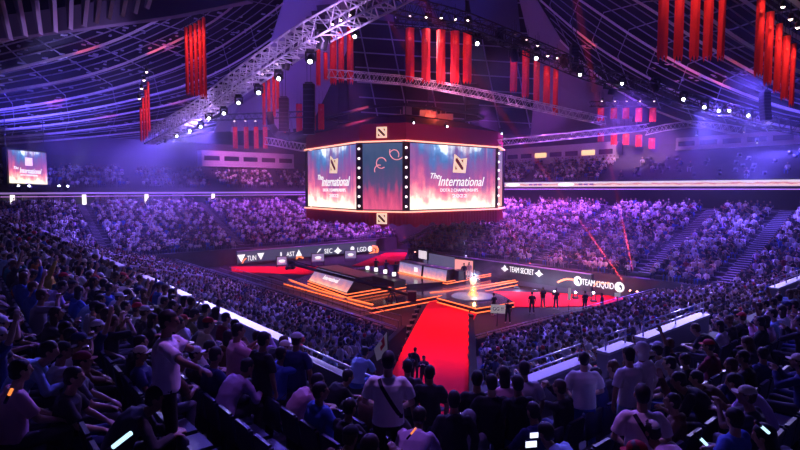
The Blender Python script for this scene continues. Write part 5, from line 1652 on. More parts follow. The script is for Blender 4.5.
hero(290, 377, 'sit_lean', 65, 'hunched person in pink and black backpack straps in the lower left middle', 'the hunched pink figure', topc='pink', trc='sky blue', strap='black')
hero(506, 368, 'stand_rest', -10, 'person in a pink T-shirt right of the dark carpet edge', None, topc='pink', trc='navy', hair='long', g=9.5)
hero(526, 362, 'stand_rest', -5, 'person in a pale grey T-shirt at the left end of the double-rail parapet', None, topc='pale grey', trc='navy', g=9.8)
hero(520, 376, 'stand_rest', -12, 'person in a black hoodie and blue trousers in front of the parapet end', 'the black hoodie', top='hoodie', topc='black', trc='blue', g=8)
hero(471, 415, 'sit_rest', 0, 'seated person in a grey hoodie with the hood up at the bottom centre', None, top='hoodie', hair='hood', topc='grey')
hero(692, 432, 'sit_lean', -35, 'hunched person in a white cap and lilac hoodie at the bottom right', None, top='hoodie', topc='lilac', cap='white')
hero(772, 380, 'sit_lean', -48, 'hunched person in a lilac T-shirt far over on the right stand', None, topc='lilac', g=8.5)
hero(737, 408, 'sit_back', -30, 'person in a blue T-shirt sitting back low on the right stand', None, topc='blue', g=6.5)
hero(578, 434, 'sit_lean', -38, 'hunched person in a sky blue T-shirt at the bottom edge right of centre', None, topc='sky blue', trc='black')
hero(8, 345, 'sit_lean', 60, 'hunched person in a sky blue hoodie at the left picture edge', None, top='hoodie', topc='sky blue', g=7.5)
hero(5, 376, 'sit_rest', 40, 'seated person in a pink T-shirt cut off by the left picture edge', None, topc='pink')
hero(52, 344, 'sit_photo', 50, 'seated person in a white T-shirt with both hands raised at lower left', None, topc='white', cap='black', g=8.5)
hero(70, 352, 'sit_rest', 60, 'seated person in a maroon cap at lower left', None, topc='charcoal', cap='maroon', g=8)
hero(43, 288, 'sit_lean', 50, 'hunched person in a lilac T-shirt midway up the left stand', None, topc='lilac', g=15)
hero(80, 297, 'sit_lean', 45, 'hunched person in a sky blue T-shirt midway up the left stand', None, topc='sky blue', g=14)
hero(92, 322, 'sit_raise', 50, 'seated person in a white cap raising one arm on the left stand', None, topc='navy', cap='white', g=11)
hero(60, 405, 'sit_rest', 70, 'seated person in a black T-shirt with a leg towards the aisle at bottom left', None, topc='black', trc='navy')
hero(110, 418, 'sit_lean', 65, 'hunched person in a charcoal hoodie holding a glowing stick at bottom left', None, top='hoodie', topc='charcoal')
hero(412, 421, 'sit_lean', 15, 'hunched person in a lilac hoodie below the man in black', None, top='hoodie', topc='lilac')
hero(540, 405, 'sit_rest', -25, 'seated person in a navy hoodie beside two lit phones at the bottom', None, top='hoodie', topc='navy')
hero(20, 219, 'stand_rest', 60, 'person in a white T-shirt standing high on the left stand', None, topc='white', d=None, g=45)
hero(98, 243, 'stand_rest', 50, 'person in white standing by the third left parapet', None, topc='white', g=33)
# camera crew on the carpet, people by the red strip, host and casters
for px, d, rz, lab in ((410, 25.6, 10, 'camera operator in black on the red carpet, left of three'), (415, 26.6, -40, 'camera operator in black on the red carpet, middle of three'), (424, 25.3, 170, 'crew member in dark clothes on the red carpet, right of three')):
    p = P(px, 300, d); person('stand_phone' if px != 415 else 'stand_rest', (p.x, p.y, ZF + .05), R(rz), lab, top='hoodie', topc='black', trc='black', cap='black' if px == 410 else None)
for px, d, rz, lab, tc in ((543, 43.5, 20, 'dark figure with pale legs standing at the front of the red strip', 'black'), (556, 43, -30, 'dark figure turned sideways at the front of the red strip', 'charcoal')):
    p = P(px, 300, d); person('stand_rest', (p.x, p.y, ZF), R(rz), lab, topc=tc, trc='grey', shoec='white')
p = PZ(464, 280.5, 1.86); person('stand_hips', (p.x, p.y, 1.86), R(150), 'host in a navy suit standing at the right end of the stage', top='hoodie', topc='navy', trc='navy')
p = PZ(469, 279.4, 1.86); person('stand_rest', (p.x, p.y, 1.86), R(190), 'guest in pink standing beside the host in navy', topc='pink', trc='pink', hair='long')
for i, (px, d, c) in enumerate(((411, 63.6, 'grey'), (430, 61.2, 'charcoal'), (437, 60.2, 'cream'))):
    p = P(px, 278, d); person('sit_rest', (p.x, p.y, 1.95), R(150), 'presenter in %s seated %s behind the host desk' % (c, ('leftmost', 'in the middle', 'rightmost')[i]), top='hoodie', topc=c, hair='long' if i == 2 else 'short')
for i, (x, d, c) in enumerate(((362, 60.5, 'black'), (372, 58.9, 'charcoal'), (381, 57.4, 'navy'), (390, 56, 'grey'))):
    p = P(x, 278, d) + AX * 2.0; person('stand_phone', (p.x, p.y, ZF), R(-20), 'crew member in %s working behind the black control desk' % c, top='hoodie', topc=c, trc='black')
for i, (px, d) in enumerate(((508, 38.5), (532, 41.5), (585, 42), (494, 41), (602, 41))):
    p = P(px, 300, d); person('stand_rest', (p.x, p.y, ZF), R(-20 + 20 * i), 'dark-clothed steward on the floor, %s from the left along the crowd edge' % ORD[(1, 2, 3, 0, 4)[i]], topc='black', trc='black')

# held things
q = MB(); fp = P(381, 344, 8.4)
root = empty('pennant', P(386, 362, 8.4)); tag(root, 'white pennant with a red mark held up beside the strap man', 'flag')
def F(px, py, dd=0): return P(px, py, 8.4 + dd)
q.prism([F(387, 332), F(388, 354), F(377, 361), F(374, 349)], (0, .02, 0)); q.build('cloth', mat('pennant_cloth', (.72, .68, .75), .8, emit=0.05), root)
q = MB(); q.prism([F(381, 341, -.02), F(384, 336, -.02), F(385, 345, -.02), F(381, 351, -.02), F(380, 347, -.02), F(382.5, 344, -.02)], (0, -.01, 0)); q.build('red_mark', mat('pennant_red', (.7, .05, .1), .8), root)
q = MB(); q.tube(F(387.5, 331), F(389, 372), .012, 5); q.build('pole', M_black, root)
def stick(px, py, d, dx, dy, m, label, cat='glow stick', nm='glow_stick', r=.013):
    a = P(px, py, d); b = P(px + dx, py + dy, d)
    root = empty(nm, a); tag(root, label, cat)
    q = MB(); q.tube(a, b, r, 8); q.build('glowing_tube', m, root)
    q = MB(); q.tube(a, a + (a - b).normalized() * .07, r * 1.1, 8); q.build('grip', M_black, root)
stick(113, 447, 3.6, 18, -14, M_stick, 'pale blue glowing stick at the bottom left', r=.016)
stick(700, 438, 4.6, 7, 7, M_stick, 'pale glowing stick beside the white cap at bottom right')
stick(761, 426, 4.6, 8, 7, M_stick, 'pale glowing stick low at the far right')
stick(411, 434, 5.6, 5, -6, M_ostick, 'small orange glowing stick below the man in black', r=.01)
stick(9, 395, 3.9, 3, -6, M_ostick, 'small orange glow at the left edge', r=.012)
def phone(px, py, d, w, h, label):
    c = P(px, py, d); root = empty('phone', c); tag(root, label, 'phone')
    q = MB(); q.box(c, (w, .01, h), (Vector((1, 0, .08)).normalized(), Vector((0, 1, 0)), VZ)); q.build('case', M_black, root)
    q = MB(); q.box(c - Vector((0, .007, 0)), (w * .93, .003, h * .9), (Vector((1, 0, .08)).normalized(), Vector((0, 1, 0)), VZ)); q.build('display', M_gold_screen, root)
phone(531, 444, 5.2, .12, .07, 'bright lit phone at the bottom, lower of two')
phone(534, 435, 5.3, .09, .06, 'dimmer lit phone at the bottom, upper of two')
phone(343, 457, 4.0, .09, .05, 'lit phone at the bottom left of centre')

# ------------------------------------------------------------------ seats and the seated crowd
def seat_proto():
    root = empty('stadium_seat', (0, 0, 0))
    q = MB(); q.box((0, .08, .385), (.44, .42, .05)); q.box((0, .28, .375), (.42, .04, .05)); q.build('seat_pan', M_seat, root, (0, 0, 0))
    q = MB(); n = Vector((0, .97, .22))
    q.box((0, -.175, .60), (.44, .045, .40), (Vector((1, 0, 0)), Vector((0, .98, .15)), Vector((0, -.15, .98)))); q.box((0, -.21, .80), (.36, .045, .05)); q.build('backrest', M_seat, root, (0, 0, 0))
    for sx in (-.19, .19):
        q = MB(); q.box((sx, 0, .18), (.04, .26, .36)); q.build('leg', M_black, root, (0, 0, 0))
    return root
SEAT = seat_proto()
slots = []
for key, st in STANDS.items():
    near = key.startswith('n')
    u = (st.pt(0, 1) - st.pt(0, 0)).normalized()
    stl = STAIRS.get(key, ())
    for k, (r0, r1, z) in enumerate(st.rows):
        rm = r0 + .52
        lo, hi = st.lo(rm) + .4, st.hi(rm) - .4
        t = lo + random.uniform(0, .3)
        while t < hi:
            t += .54
            if any(abs(t - s_) < .85 for s_ in stl): continue
            p = st.pt(rm, t, z)
            s_ = stand_at(p.x, p.y)
            if s_ is None or s_[0] != key: continue
            pr = project(p + Vector((0, 0, .9)))
            if pr is None or pr[2] < 4.7 or not (-25 < pr[0] < 825) or not (-10 < pr[1] < 520): continue
            if key.endswith('_up') and key[0] == 'n' and (k > 7 or k < 2): continue
            if key in ('fr_up', 'fl_up') and k > 5: continue
            if key == 'fr_up' and t < -9 and random.random() < .8: continue
            slots.append((pr[2], key, k, t, p, st.face, pr))
slots.sort(key=lambda s: s[0])
# a hidden far corner behind the cube is left out by the cull above; gap for the press boxes
def free_slot(p):
    for hx, hy, ph, sd, hd in HERO:
        dx, dy = p.x - hx, p.y - hy
        if dx * dx + dy * dy < .40 ** 2: return False
    return True
n_ind = 0
ind, rest = [], []
DENS = {'nl_low': .90, 'nr_low': .88, 'nl_up': .80, 'nr_up': .80, 'fr_low': .93, 'fl_low': .93, 'fr_up': .85, 'fl_up': .85}
for s in slots:
    if not free_slot(s[4]): s_occ = False; continue
    occ = random.random() < (DENS[s[1]] if not (s[1] == 'fr_up' and s[3] < -9) else .12)
    # people are kept out of the line to the standing figures close by
    if occ and s[0] < 7.5:
        for hx, hy, ph, sd, hd in HERO:
            if ph and s[0] < hd and s[0] > 2.0:
                hp = project((hx, hy, s[4].z + .9))
                if hp and abs(hp[0] - s[6][0]) < 26: occ = False
    if len(ind) < 255 and occ: ind.append(s)
    else: rest.append((s, occ))
POSE_W = [('sit_rest', 'seated', 5), ('sit_lean', 'hunched', 3), ('sit_clap', 'clapping', 2), ('sit_raise', 'arm-raising', 1), ('sit_back', 'laid-back', 2), ('sit_photo', 'filming', 2)]
TOPS = [('black', 14), ('charcoal', 8), ('white', 7), ('navy', 6), ('grey', 3), ('pale grey', 3), ('blue', 3), ('sky blue', 2), ('red', .5), ('maroon', 2), ('olive', 2), ('green', .6), ('cream', 2), ('lilac', 2), ('pink', 1), ('orange', .2), ('teal', 2), ('brown', 2), ('yellow', .2)]
def wpick(l):
    t = random.uniform(0, sum(x[-1] for x in l))
    for x in l:
        t -= x[-1]
        if t <= 0: return x
    return l[-1]
LM = [(hx, hy, ph) for hx, hy, ph, sd, hd in HERO if ph]
for t, ph in ((-28.6, 'the nearest left parapet'), (-20.7, 'the second left parapet'), (-9.8, 'the third left parapet'), (11, 'the long high left parapet')):
    p = nl_pt(18.1, t); LM.append((p.x, p.y, ph))
for t, ph in ((-27.3, 'the double-rail right parapet'), (-20.8, 'the pink-lit right parapet'), (-9, 'the last right parapet')):
    p = nr_pt(18.1, t); LM.append((p.x, p.y, ph))
p = P(462, 300, 20); LM.append((p.x, p.y, 'the dark carpet corridor'))
used = set()
WORDN = ['', 'one row', 'two rows', 'three rows', 'four rows', 'five rows', 'six rows', 'seven rows', 'eight rows']
def relation(p, u):
    best = min(LM, key=lambda l: (l[0] - p.x) ** 2 + (l[1] - p.y) ** 2)
    pd, ld = math.hypot(p.x, p.y), math.hypot(best[0], best[1])
    pa, la_ = math.atan2(p.x, p.y), math.atan2(best[0], best[1])
    side = (pa - la_) * ld; dep = pd - ld
    if abs(side) > abs(dep): w_ = 'right of' if side > 0 else 'left of'
    else: w_ = ''
    if abs(side) > abs(dep): return w_ + ' ' + best[2]
    return ('beyond ' if dep > 0 else 'before ') + best[2]
for s in ind:
    d_, key, k, t, p, face, pr = s
    u = BX if key.startswith('nl') else AX
    rel = relation(p, u)
    for tr_ in range(200):
        pose, pw, _ = wpick(POSE_W)
        tc = wpick(TOPS)[0]
        if d_ < 9.5 and random.random() < .8: tc = random.choice(('black', 'black', 'charcoal', 'navy', 'brown'))
        top = random.choice(('tshirt', 'tshirt', 'hoodie'))
        r_ = random.random()
        if r_ < .55: hs, cap, hw = 'short', None, 'short-haired'
        elif r_ < .75: hs, cap, hw = 'long', None, 'long-haired'
        else:
            cap = random.choice(('black', 'white', 'red', 'navy', 'pale grey', 'cream')); hs = 'short'; hw = None
        lab = '%s %sperson in %s %s%s %s' % (pw, (hw + ' ') if hw else '', tc, 'T-shirt' if top == 'tshirt' else 'hoodie', (' and %s cap' % cap) if cap else '', rel)
        if lab not in used and len(lab.split()) <= 16: break
    used.add(lab)
    rz = face + R(random.gauss(0, 13))
    rz = -(-rz)
    person(pose, tuple(p), rz, lab, top=top, topc=tc, trc=random.choice(('black', 'black', 'charcoal', 'charcoal', 'navy', 'navy', 'grey')), hair=hs, hairc=random.choice((0, 0, 1, 1, 2, 3)), cap=cap,
           group='seated spectators on the near stands', shoec=random.choice(('white', 'black', 'pale grey')), scale=random.uniform(.95, 1.05))
# seats: the nearest 300 as things of their own
allseats = sorted([(s[0], s) for s in slots], key=lambda x: x[0])
seat_ind = []
for d_, s in allseats:
    if s[0] > 2.6 and len(seat_ind) < 300 and not any((s[4].x - h[0]) ** 2 + (s[4].y - h[1]) ** 2 < .38 ** 2 and not h[3] for h in HERO): seat_ind.append(s)
SN = {'nl_up': ('upper left', '#'), 'nr_up': ('upper right', '#'), 'nl_low': ('lower left', '#'), 'nr_low': ('lower right', '#')}
for i, s in enumerate(seat_ind):
    if i == 0: o = SEAT
    else: o = copy_tree(SEAT)
    o.location = tuple(s[4]); o.rotation_euler = (0, 0, s[5])
    side = SN[s[1]][0]
    tag(o, 'dark blue stadium seat in a row of the %s near stand' % side, 'seat', 'stadium seats of the %s near stand' % side)
seatset = {id(s) for s in seat_ind}

# ------------------------------------------------------------------ the uncountable rest of the crowd, one object
def template(kind, lod):
    """arrays: verts, quads/tris faces, colour slot per vertex (0 top, 1 trousers, 2 skin, 3 hair)"""
    q = MB(); slot = []
    def mark(s_): slot.extend([s_] * (len(q.v) - len(slot)))
    n = 7 if lod == 0 else 5
    lean = {'rest': .12, 'lean': .7, 'clap': .15, 'raise': .05}[kind]
    pel = V3(0, 0, .50); nk = pel + V3(0, math.sin(lean) * .50, math.cos(lean) * .50)
    m1 = pel.lerp(nk, .5)
    X = V3(1, 0, 0)
    def ring(c, rx, ry, nn):
        return [c + V3(math.cos(2 * math.pi * i / nn) * rx, math.sin(2 * math.pi * i / nn) * ry, 0) for i in range(nn)]
    secs = [ring(pel - V3(0, 0, .08), .17, .13, n), ring(m1, .17, .12, n), ring(pel.lerp(nk, .86), .20, .10, n), ring(nk, .07, .06, n)]
    vs = [v for s_ in secs for v in s_]
    fs = []
    for k in range(3):
        for i in range(n): fs.append((k * n + i, k * n + (i + 1) % n, (k + 1) * n + (i + 1) % n, (k + 1) * n + i))
    q.add(vs, fs, True); mark(0)
    hc = nk + V3(0, .03, .16)
    q.ball(hc, (.078, .092, .115), 8 if lod == 0 else 6, 5 if lod == 0 else 4); mark(2)
    q.ball(hc + V3(0, -.018, .030), (.086, .098, .105), 8 if lod == 0 else 6, 5 if lod == 0 else 3); mark(3)
    for sd in (-1, 1):
        sh = nk + V3(.18 * sd, 0, -.06)
        if kind == 'raise' and sd == 1: el = sh + V3(.10, .10, .24); wr = el + V3(-.03, .05, .24)
        elif kind == 'clap': el = sh + V3(.05 * sd, .16, -.22); wr = sh + V3(-.13 * sd, .36, -.02)
        else: el = sh + V3(.06 * sd, .05, -.27); wr = el + V3(-.06 * sd, .23, -.06)
        q.tube(sh, el, .055, 4, .045, False); mark(0)
        q.tube(el, wr, .040, 4, .03, True); mark(2)
        hp = pel + V3(.09 * sd, 0, 0); kn = V3(.15 * sd, .42, .50); an = V3(.15 * sd, .38, .05)
        q.tube(hp, kn, .085, 4, .06, True); q.tube(kn, an, .06, 4, .045, True); mark(1)
    return np.array([tuple(v) for v in q.v], dtype=np.float32), q.f, np.array(slot)
TPL = {(k, l): template(k, l) for k in ('rest', 'lean', 'clap', 'raise') for l in (0, 1)}
seat_mb = MB()
seat_mb.box((0, .08, .385), (.44, .42, .05)); seat_mb.box((0, -.18, .60), (.44, .045, .42))
SV, SF = np.array([tuple(v) for v in seat_mb.v], dtype=np.float32), seat_mb.f
def scatter(items, name, m, use_col=True):
    """items: (template, x, y, z, angle, scale, colours) -> one mesh"""
    VS, LO, LS, CO = [], [], [], []
    base = 0
    for (V_, F_, S_), x, y, z, a, sc_, cols in items:
        c, s_ = math.cos(a), math.sin(a)
        w_ = np.empty_like(V_)
        w_[:, 0] = (V_[:, 0] * c - V_[:, 1] * s_) * sc_ + x; w_[:, 1] = (V_[:, 0] * s_ + V_[:, 1] * c) * sc_ + y; w_[:, 2] = V_[:, 2] * sc_ + z
        VS.append(w_)
        for f in F_:
            LO.extend([i + base for i in f]); LS.append(len(f))
        if use_col: CO.append(np.array(cols, dtype=np.float32)[S_])
        base += len(V_)
    me = bpy.data.meshes.new(name)
    vv = np.concatenate(VS); LO = np.array(LO, dtype=np.int32); LS = np.array(LS, dtype=np.int32)
    me.vertices.add(len(vv)); me.vertices.foreach_set('co', vv.ravel())
    me.loops.add(len(LO)); me.loops.foreach_set('vertex_index', LO)
    me.polygons.add(len(LS)); st_ = np.zeros(len(LS), dtype=np.int32); st_[1:] = np.cumsum(LS)[:-1]
    me.polygons.foreach_set('loop_start', st_); me.polygons.foreach_set('loop_total', LS)
    me.update(calc_edges=True)
    if use_col:
        at_ = me.color_attributes.new('col', 'FLOAT_COLOR', 'POINT')
        cc_ = np.concatenate(CO); cc_ = np.concatenate([cc_, np.ones((len(cc_), 1), dtype=np.float32)], 1)
        at_.data.foreach_set('color', cc_.ravel())
    me.materials.append(m)
    return link(name, me)
items = []
FARTOPS = [(COLS[n_], w_) for n_, w_ in (('black', 16), ('charcoal', 7), ('white', 17), ('grey', 3), ('navy', 4), ('pale grey', 5), ('lilac', 2), ('maroon', 1), ('cream', 1.5), ('blue', 1))]
for s, occ in rest:
    if not occ: continue
    d_, key, k, t, p, face, pr = s
    kd = random.choices(('rest', 'lean', 'clap', 'raise'), (5, 2, 3, 1))[0]
    col = [wpick(FARTOPS)[0], COLS[random.choice(('black', 'charcoal', 'navy', 'blue', 'grey'))], random.choice(SKINS), random.choice(HAIRS) if random.random() < .82 else COLS[random.choice(('white', 'black', 'red', 'cream'))]]
    items.append((TPL[(kd, 0 if d_ < 40 else 1)], p.x, p.y, p.z, face + random.gauss(0, .25), random.uniform(.94, 1.08), col))
crowd = scatter(items, 'crowd', M_crowd)
tag(crowd, 'thousands of seated spectators filling every tier around the arena', 'crowd', None, 'stuff')
its = [((SV, SF, None), s[4].x, s[4].y, s[4].z, s[5], 1.0, None) for s in slots if id(s) not in seatset and s[0] < 70]
st_ob = scatter(its, 'stadium_seats', M_seat, False)
tag(st_ob, 'distant rows of dark blue stadium seats under the crowd', 'seats', None, 'stuff')
print('people', len(PEOPLE), 'crowd', len(items), 'seats', len(its))
HAZE = 0.0008
# ================================================================== LIGHT
w = bpy.data.worlds.new('night'); sc.world = w; w.use_nodes = True
w.node_tree.nodes['Background'].inputs['Color'].default_value = (.10, .06, .6, 1)
w.node_tree.nodes['Background'].inputs['Strength'].default_value = 0.006
BLUE = (.16, .12, 1.0); VIOLET = (.42, .16, 1.0); PURP = (.7, .2, 1.0); PINK = (1.0, .25, .75); REDC = (1.0, .12, .18); ICE = (.55, .55, 1.0)
KW = 1000.0
SCALE = 1.0
def sp(pxd, aim, kw, col, ang, blend=.8, radius=.4):
    return spot(P(*pxd) if not isinstance(pxd, Vector) else pxd, P(*aim) if not isinstance(aim, Vector) else aim, kw * KW * SCALE, col, ang, blend, radius)
# washes hung over the far tiers
for b_, kw, col in ((26, 9, (.48, .09, 1.0)), (15, 14, (.56, .10, 1.0)), (4, 17, (.58, .10, 1.0)), (-6, 17, (.48, .09, 1.0)), (-16, 13, (.28, .08, 1.0)), (-27, 10, (.15, .09, 1.0)), (-38, 8, (.10, .08, 1.0))):
    sp(W(18, b_, 22), W(17, b_, 6), kw * 2.6, col, 110)
for a_, kw, col in ((15, 12, (.50, .10, 1.0)), (4, 11, (.46, .09, 1.0)), (-8, 9, (.32, .09, 1.0)), (-20, 7, (.28, .13, 1.0)), (-32, 7, (.24, .13, 1.0))):
    sp(W(a_, 33, 21), W(a_, 32, 6), kw * 2.2, col, 110)
# near stands, lit from the rig in front of them, then added fill spots
for t, kw in ((-20, 13), (-6, 22), (8, 34), (22, 38)):
    sp(nl_pt(4, t + 4, 19), nl_pt(13, t, 3), kw * 1.0, (.18, .105, 1.0), 85)
for t, kw in ((-16, 15), (0, 22), (14, 30), (28, 34)):
    sp(nr_pt(4, t + 4, 19), nr_pt(13, t, 3), kw * 1.0, (.15, .10, 1.0), 85)
sp(P(390, -40, 26), Vector((0, 8, 7)), 12, (.17, .10, 1.0), 70)
sp(P(250, -40, 24), Vector((-6, 11, 7)), 5, (.16, .11, 1.0), 60)
sp(P(560, -40, 24), Vector((7, 11, 7)), 6, (.15, .11, 1.0), 60)
sp(P(380, -160, 8), Vector((-.3, 7.5, 7.5)), .55, (.34, .13, 1.0), 62)  # unseen lilac fill added over the nearest figures
for h_, k_ in ((H1, .9), (H2, .75), (H4, .7)):
    sp(P(380, -160, 8), h_.location + Vector((0, 0, 1.25)), k_, (.50, .20, 1.0), 11, .9, .2)  # narrow spots added to brighten three standing figures
# stage and carpets, white-red key from above
sp(P(430, 20, 46), Vector((3.2, 36, 1)), 46, (1.0, .10, .14), 36)
sp(P(430, 20, 50), Vector((7, 52, 1)), 12, (1.0, .5, .55), 45)
sp(P(560, 30, 44), Vector((14, 49, 1)), 36, (1.0, .12, .16), 40)
sp(P(350, 60, 55), Vector((-2, 76, 1)), 42, (1.0, .1, .2), 32)
sp(P(280, 60, 50), Vector((-16, 66, 1)), 36, (1.0, .1, .2), 32)
# trophy
sp(P(340, 60, 52), Vector((-6, 44, 1)), 9, (1.0, .12, .12), 60)
sp(P(420, 200, 50), P(420, 260, 40), 1, (1, .2, .3), 100)
sp(P(455, 40, 46), cd, 10, (.8, .9, 1.0), 8)
# roof uplights
sp(P(40, 190, 62), P(60, 110, 66), 34, (.13, .09, 1.0), 140)
sp(P(180, 190, 74), P(190, 90, 72), 8, (.18, .1, 1.0), 130)
sp(P(300, 150, 60), P(200, 40, 52), 3, (.24, .16, 1.0), 120)
sp(P(760, 190, 50), P(760, 100, 50), 13, (.13, .09, 1.0), 140)
sp(P(640, 170, 60), P(600, 60, 60), 1.6, (.3, .2, 1.0), 120)
sp(P(250, 200, 62), P(272, 80, 92), 10, (.32, .10, 1.0), 38, 1.0)
sp(P(610, 200, 56), P(582, 85, 92), 8, (.34, .11, 1.0), 34, 1.0)
sp(P(430, 110, 80), P(430, 0, 97), 5, (.06, .10, 1.0), 60)
sp(P(100, 90, 28), P(70, 20, 31), .5, (.5, .3, 1.0), 120)
# along the bright lattice truss
for q_ in ((190, 150, 48, 190, 118), (270, 110, 38, 250, 75), (330, 60, 35, 330, 22)):
    sp(P(q_[0], q_[1], q_[2]), P(q_[3], q_[4], q_[2] + 3), 3.2, (.62, .34, 1.0), 90)
sp(P(440, 120, 47), P(470, 92, 51), 2.0, (1.0, .25, .7), 110)
sp(P(570, 150, 58), P(570, 134, 62), .5, (.9, .35, 1.0), 110)
sp(P(400, 235, 34), at(K[1], Z0 + 8), 2.2, (1.0, .2, .4), 60)
sp(P(470, 60, 46), at(K[2], Z1 + 1), 1.6, (1.0, .25, .4), 80)
area_light('rig_glow', P(436, 112, 62), None, 500, (1.0, .10, .05), kind='POINT', radius=.2)
area_light('rig_glow', P(408, 104, 64), None, 300, (1.0, .2, .1), kind='POINT', radius=.2)
# press boxes
sp(P(240, 120, 80), P(240, 163, 96), 16, (.9, .2, .8), 50)
sp(P(640, 116, 62), P(640, 158, 76), 9, (1.0, .42, .70), 52)
# red accents on the roof
def roof_pt(px, py, grid):
    best = None
    for row in grid:
        for p in row:
            pr = project(p)
            if pr:
                e = (pr[0] - px) ** 2 + (pr[1] - py) ** 2
                if best is None or e < best[0]: best = (e, p)
    return best[1]
for px, py, gr2, kw in ((55, 106, RL, 8), (84, 42, RL, 5), (152, 40, RL, 5), (172, 48, RL, 6), (106, 116, RL, 6), (178, 105, RL, 5), (585, 48, RR, 8), (665, 66, RR, 6), (686, 80, RR, 9), (722, 75, RR, 9), (740, 74, RR, 4)):
    t_ = roof_pt(px, py, gr2); t_ = P(px, py, t_.y)
    l_ = t_ + Vector((-t_.x * .10, -3.5, -6))
    q = MB(); random.seed(int(px))  # plates added so the red spot has something pale to land on
    for _ in range(9):
        q.box(t_ + Vector((random.uniform(-1.3, 1.3), random.uniform(-1.3, 1.3), random.uniform(-.2, .3))), (random.uniform(.3, 1.1), random.uniform(.1, .3), .05), (AX, BX, VZ))
    struct(q.build('ceiling_plates', MATS['pale_ceiling_plate']), 'pale plates added under the roof to catch a red light', 'ceiling')
    sp(l_, t_, kw * .5, (1.0, .10, .03), 24, .7, .1)
# banner lamps
for lp, tg, h, pw in BAN:
    spot(lp + (tg - lp).normalized() * .15, tg, 230 * pw * (h / 5) ** 1.2, (1.0, .30, .22), 52, .7, .08)
# moving heads
for i, (lp, aim, k) in enumerate(BEAMS):
    spot(lp, aim, {'L': 11, 'R': 11, 'C': 30, 'S': 30}[k] * KW, (.42, .36, 1.0), {'L': 17, 'R': 17, 'C': 10, 'S': 16}[k], .5, .12)
for i, (lp, aim) in enumerate(RED):
    spot(lp, aim, 11000 * KW, (1.0, .05, .05), 1.3, .2, .03)
for c in FL:
    area_light('floor_glow', c + Vector((0, -.9, .1)), None, 160, (.6, .6, 1.0), kind='POINT', radius=.12)
# beam through the cube bottom to the stage
sp(P(462, 226, 62), P(466, 262, 62), 30, (.6, .6, 1.0), 9, .6, .1)

sp(nl_pt(10, 2, 14), nl_pt(12.5, -1, 4), .9, (1.0, .06, .12), 50)
sp(nl_pt(12, 10, 14), nl_pt(14.5, 8, 4), .5, (1.0, .08, .2), 50)
sp(nr_pt(6, 8, 12), nr_pt(9, 8, 3), .6, (1.0, .15, .45), 60)
# haze that fills the hall
mb = MB(); mb.box((0, 60, 25.2), (200, 190, 48.2))
hz = mb.build('haze', None); hz.display_type = 'WIRE'
tag(hz, 'thin violet stage haze filling the whole arena', 'haze', None, 'stuff')
mh = bpy.data.materials.new('haze'); mh.use_nodes = True
nt = mh.node_tree; nt.nodes.remove(nt.nodes['Principled BSDF'])
vs_ = nt.nodes.new('ShaderNodeVolumeScatter')
vs_.inputs['Color'].default_value = (.9, .85, 1, 1); vs_.inputs['Density'].default_value = HAZE; vs_.inputs['Anisotropy'].default_value = .25
nt.links.new(vs_.outputs[0], nt.nodes['Material Output'].inputs['Volume'])
hz.data.materials.append(mh)

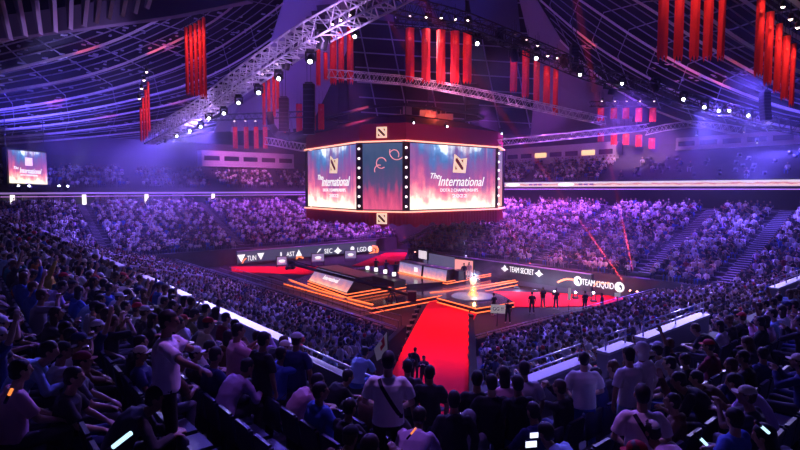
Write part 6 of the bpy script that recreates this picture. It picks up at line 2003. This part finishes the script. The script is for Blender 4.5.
def bank(name, c, rad, dens, label, cat, an=.2):
    mb = MB(); mb.ball(c, rad, 16, 10)
    o = mb.build(name, None, None, tuple(c)); tag(o, label, cat, None, 'stuff')
    m = bpy.data.materials.new(name); m.use_nodes = True
    nt = m.node_tree; nt.nodes.remove(nt.nodes['Principled BSDF'])
    v = nt.nodes.new('ShaderNodeVolumeScatter'); v.inputs['Color'].default_value = (.9, .88, 1, 1); v.inputs['Anisotropy'].default_value = an
    tc = nt.nodes.new('ShaderNodeTexCoord'); mp = nt.nodes.new('ShaderNodeMapping'); mp.inputs['Scale'].default_value = tuple(1 / r for r in rad)
    nt.links.new(tc.outputs['Object'], mp.inputs[0])
    ln = nt.nodes.new('ShaderNodeVectorMath'); ln.operation = 'LENGTH'; nt.links.new(mp.outputs[0], ln.inputs[0])
    nz = nt.nodes.new('ShaderNodeTexNoise'); nz.inputs['Scale'].default_value = 2.5; nz.inputs['Detail'].default_value = 3; nt.links.new(mp.outputs[0], nz.inputs['Vector'])
    mr = nt.nodes.new('ShaderNodeMapRange'); mr.inputs['From Min'].default_value = 1.0; mr.inputs['From Max'].default_value = .25; mr.inputs['To Max'].default_value = dens
    nt.links.new(ln.outputs['Value'], mr.inputs['Value'])
    mu = nt.nodes.new('ShaderNodeMath'); mu.operation = 'MULTIPLY'; nt.links.new(mr.outputs['Result'], mu.inputs[0])
    m2 = nt.nodes.new('ShaderNodeMapRange'); m2.inputs['From Min'].default_value = .35; m2.inputs['From Max'].default_value = .6; m2.inputs['To Max'].default_value = 1.3; nt.links.new(nz.outputs['Fac'], m2.inputs['Value'])
    nt.links.new(m2.outputs['Result'], mu.inputs[1])
    nt.links.new(mu.outputs[0], v.inputs['Density']); nt.links.new(v.outputs[0], nt.nodes['Material Output'].inputs['Volume'])
    o.data.materials.append(m)
    return o
bank('haze', P(185, 150, 60), (20, 14, 10), .016, 'thicker haze bank around the lights of the bright left truss', 'haze')
bank('haze', P(715, 135, 54), (14, 10, 7), .017, 'thicker haze bank around the lights of the right truss', 'haze')
bank('haze', P(488, 78, 50), (5, 5, 5), .014, 'small haze bank right of the red banners over the cube', 'haze')
bank('fog', cd + VZ * .3, (4.6, 3.0, .7), .22, 'low white fog curling over the trophy dais', 'fog')
bank('fog', P(497, 272, 55), (3.2, 2.2, 1.5), .12, 'thin blue fog puff before the dark team board', 'fog')
area_light('dais_glow', cd + VZ * 1.9 + Vector((0, -1.2, 0)), None, 110, (.6, .75, 1.0), kind='POINT', radius=.1)
area_light('dais_glow', cd + VZ * .5 + Vector((0, -.8, 0)), None, 90, (1.0, .35, .1), kind='POINT', radius=.1)

bank('haze', P(585, 250, 49), (13, 7, 4.5), .010, 'thin haze round the red beams over the right crowd edge', 'haze')
bank('haze', P(463, 244, 60), (3.5, 3.5, 3.5), .02, 'small haze puff under the screen cube', 'haze')
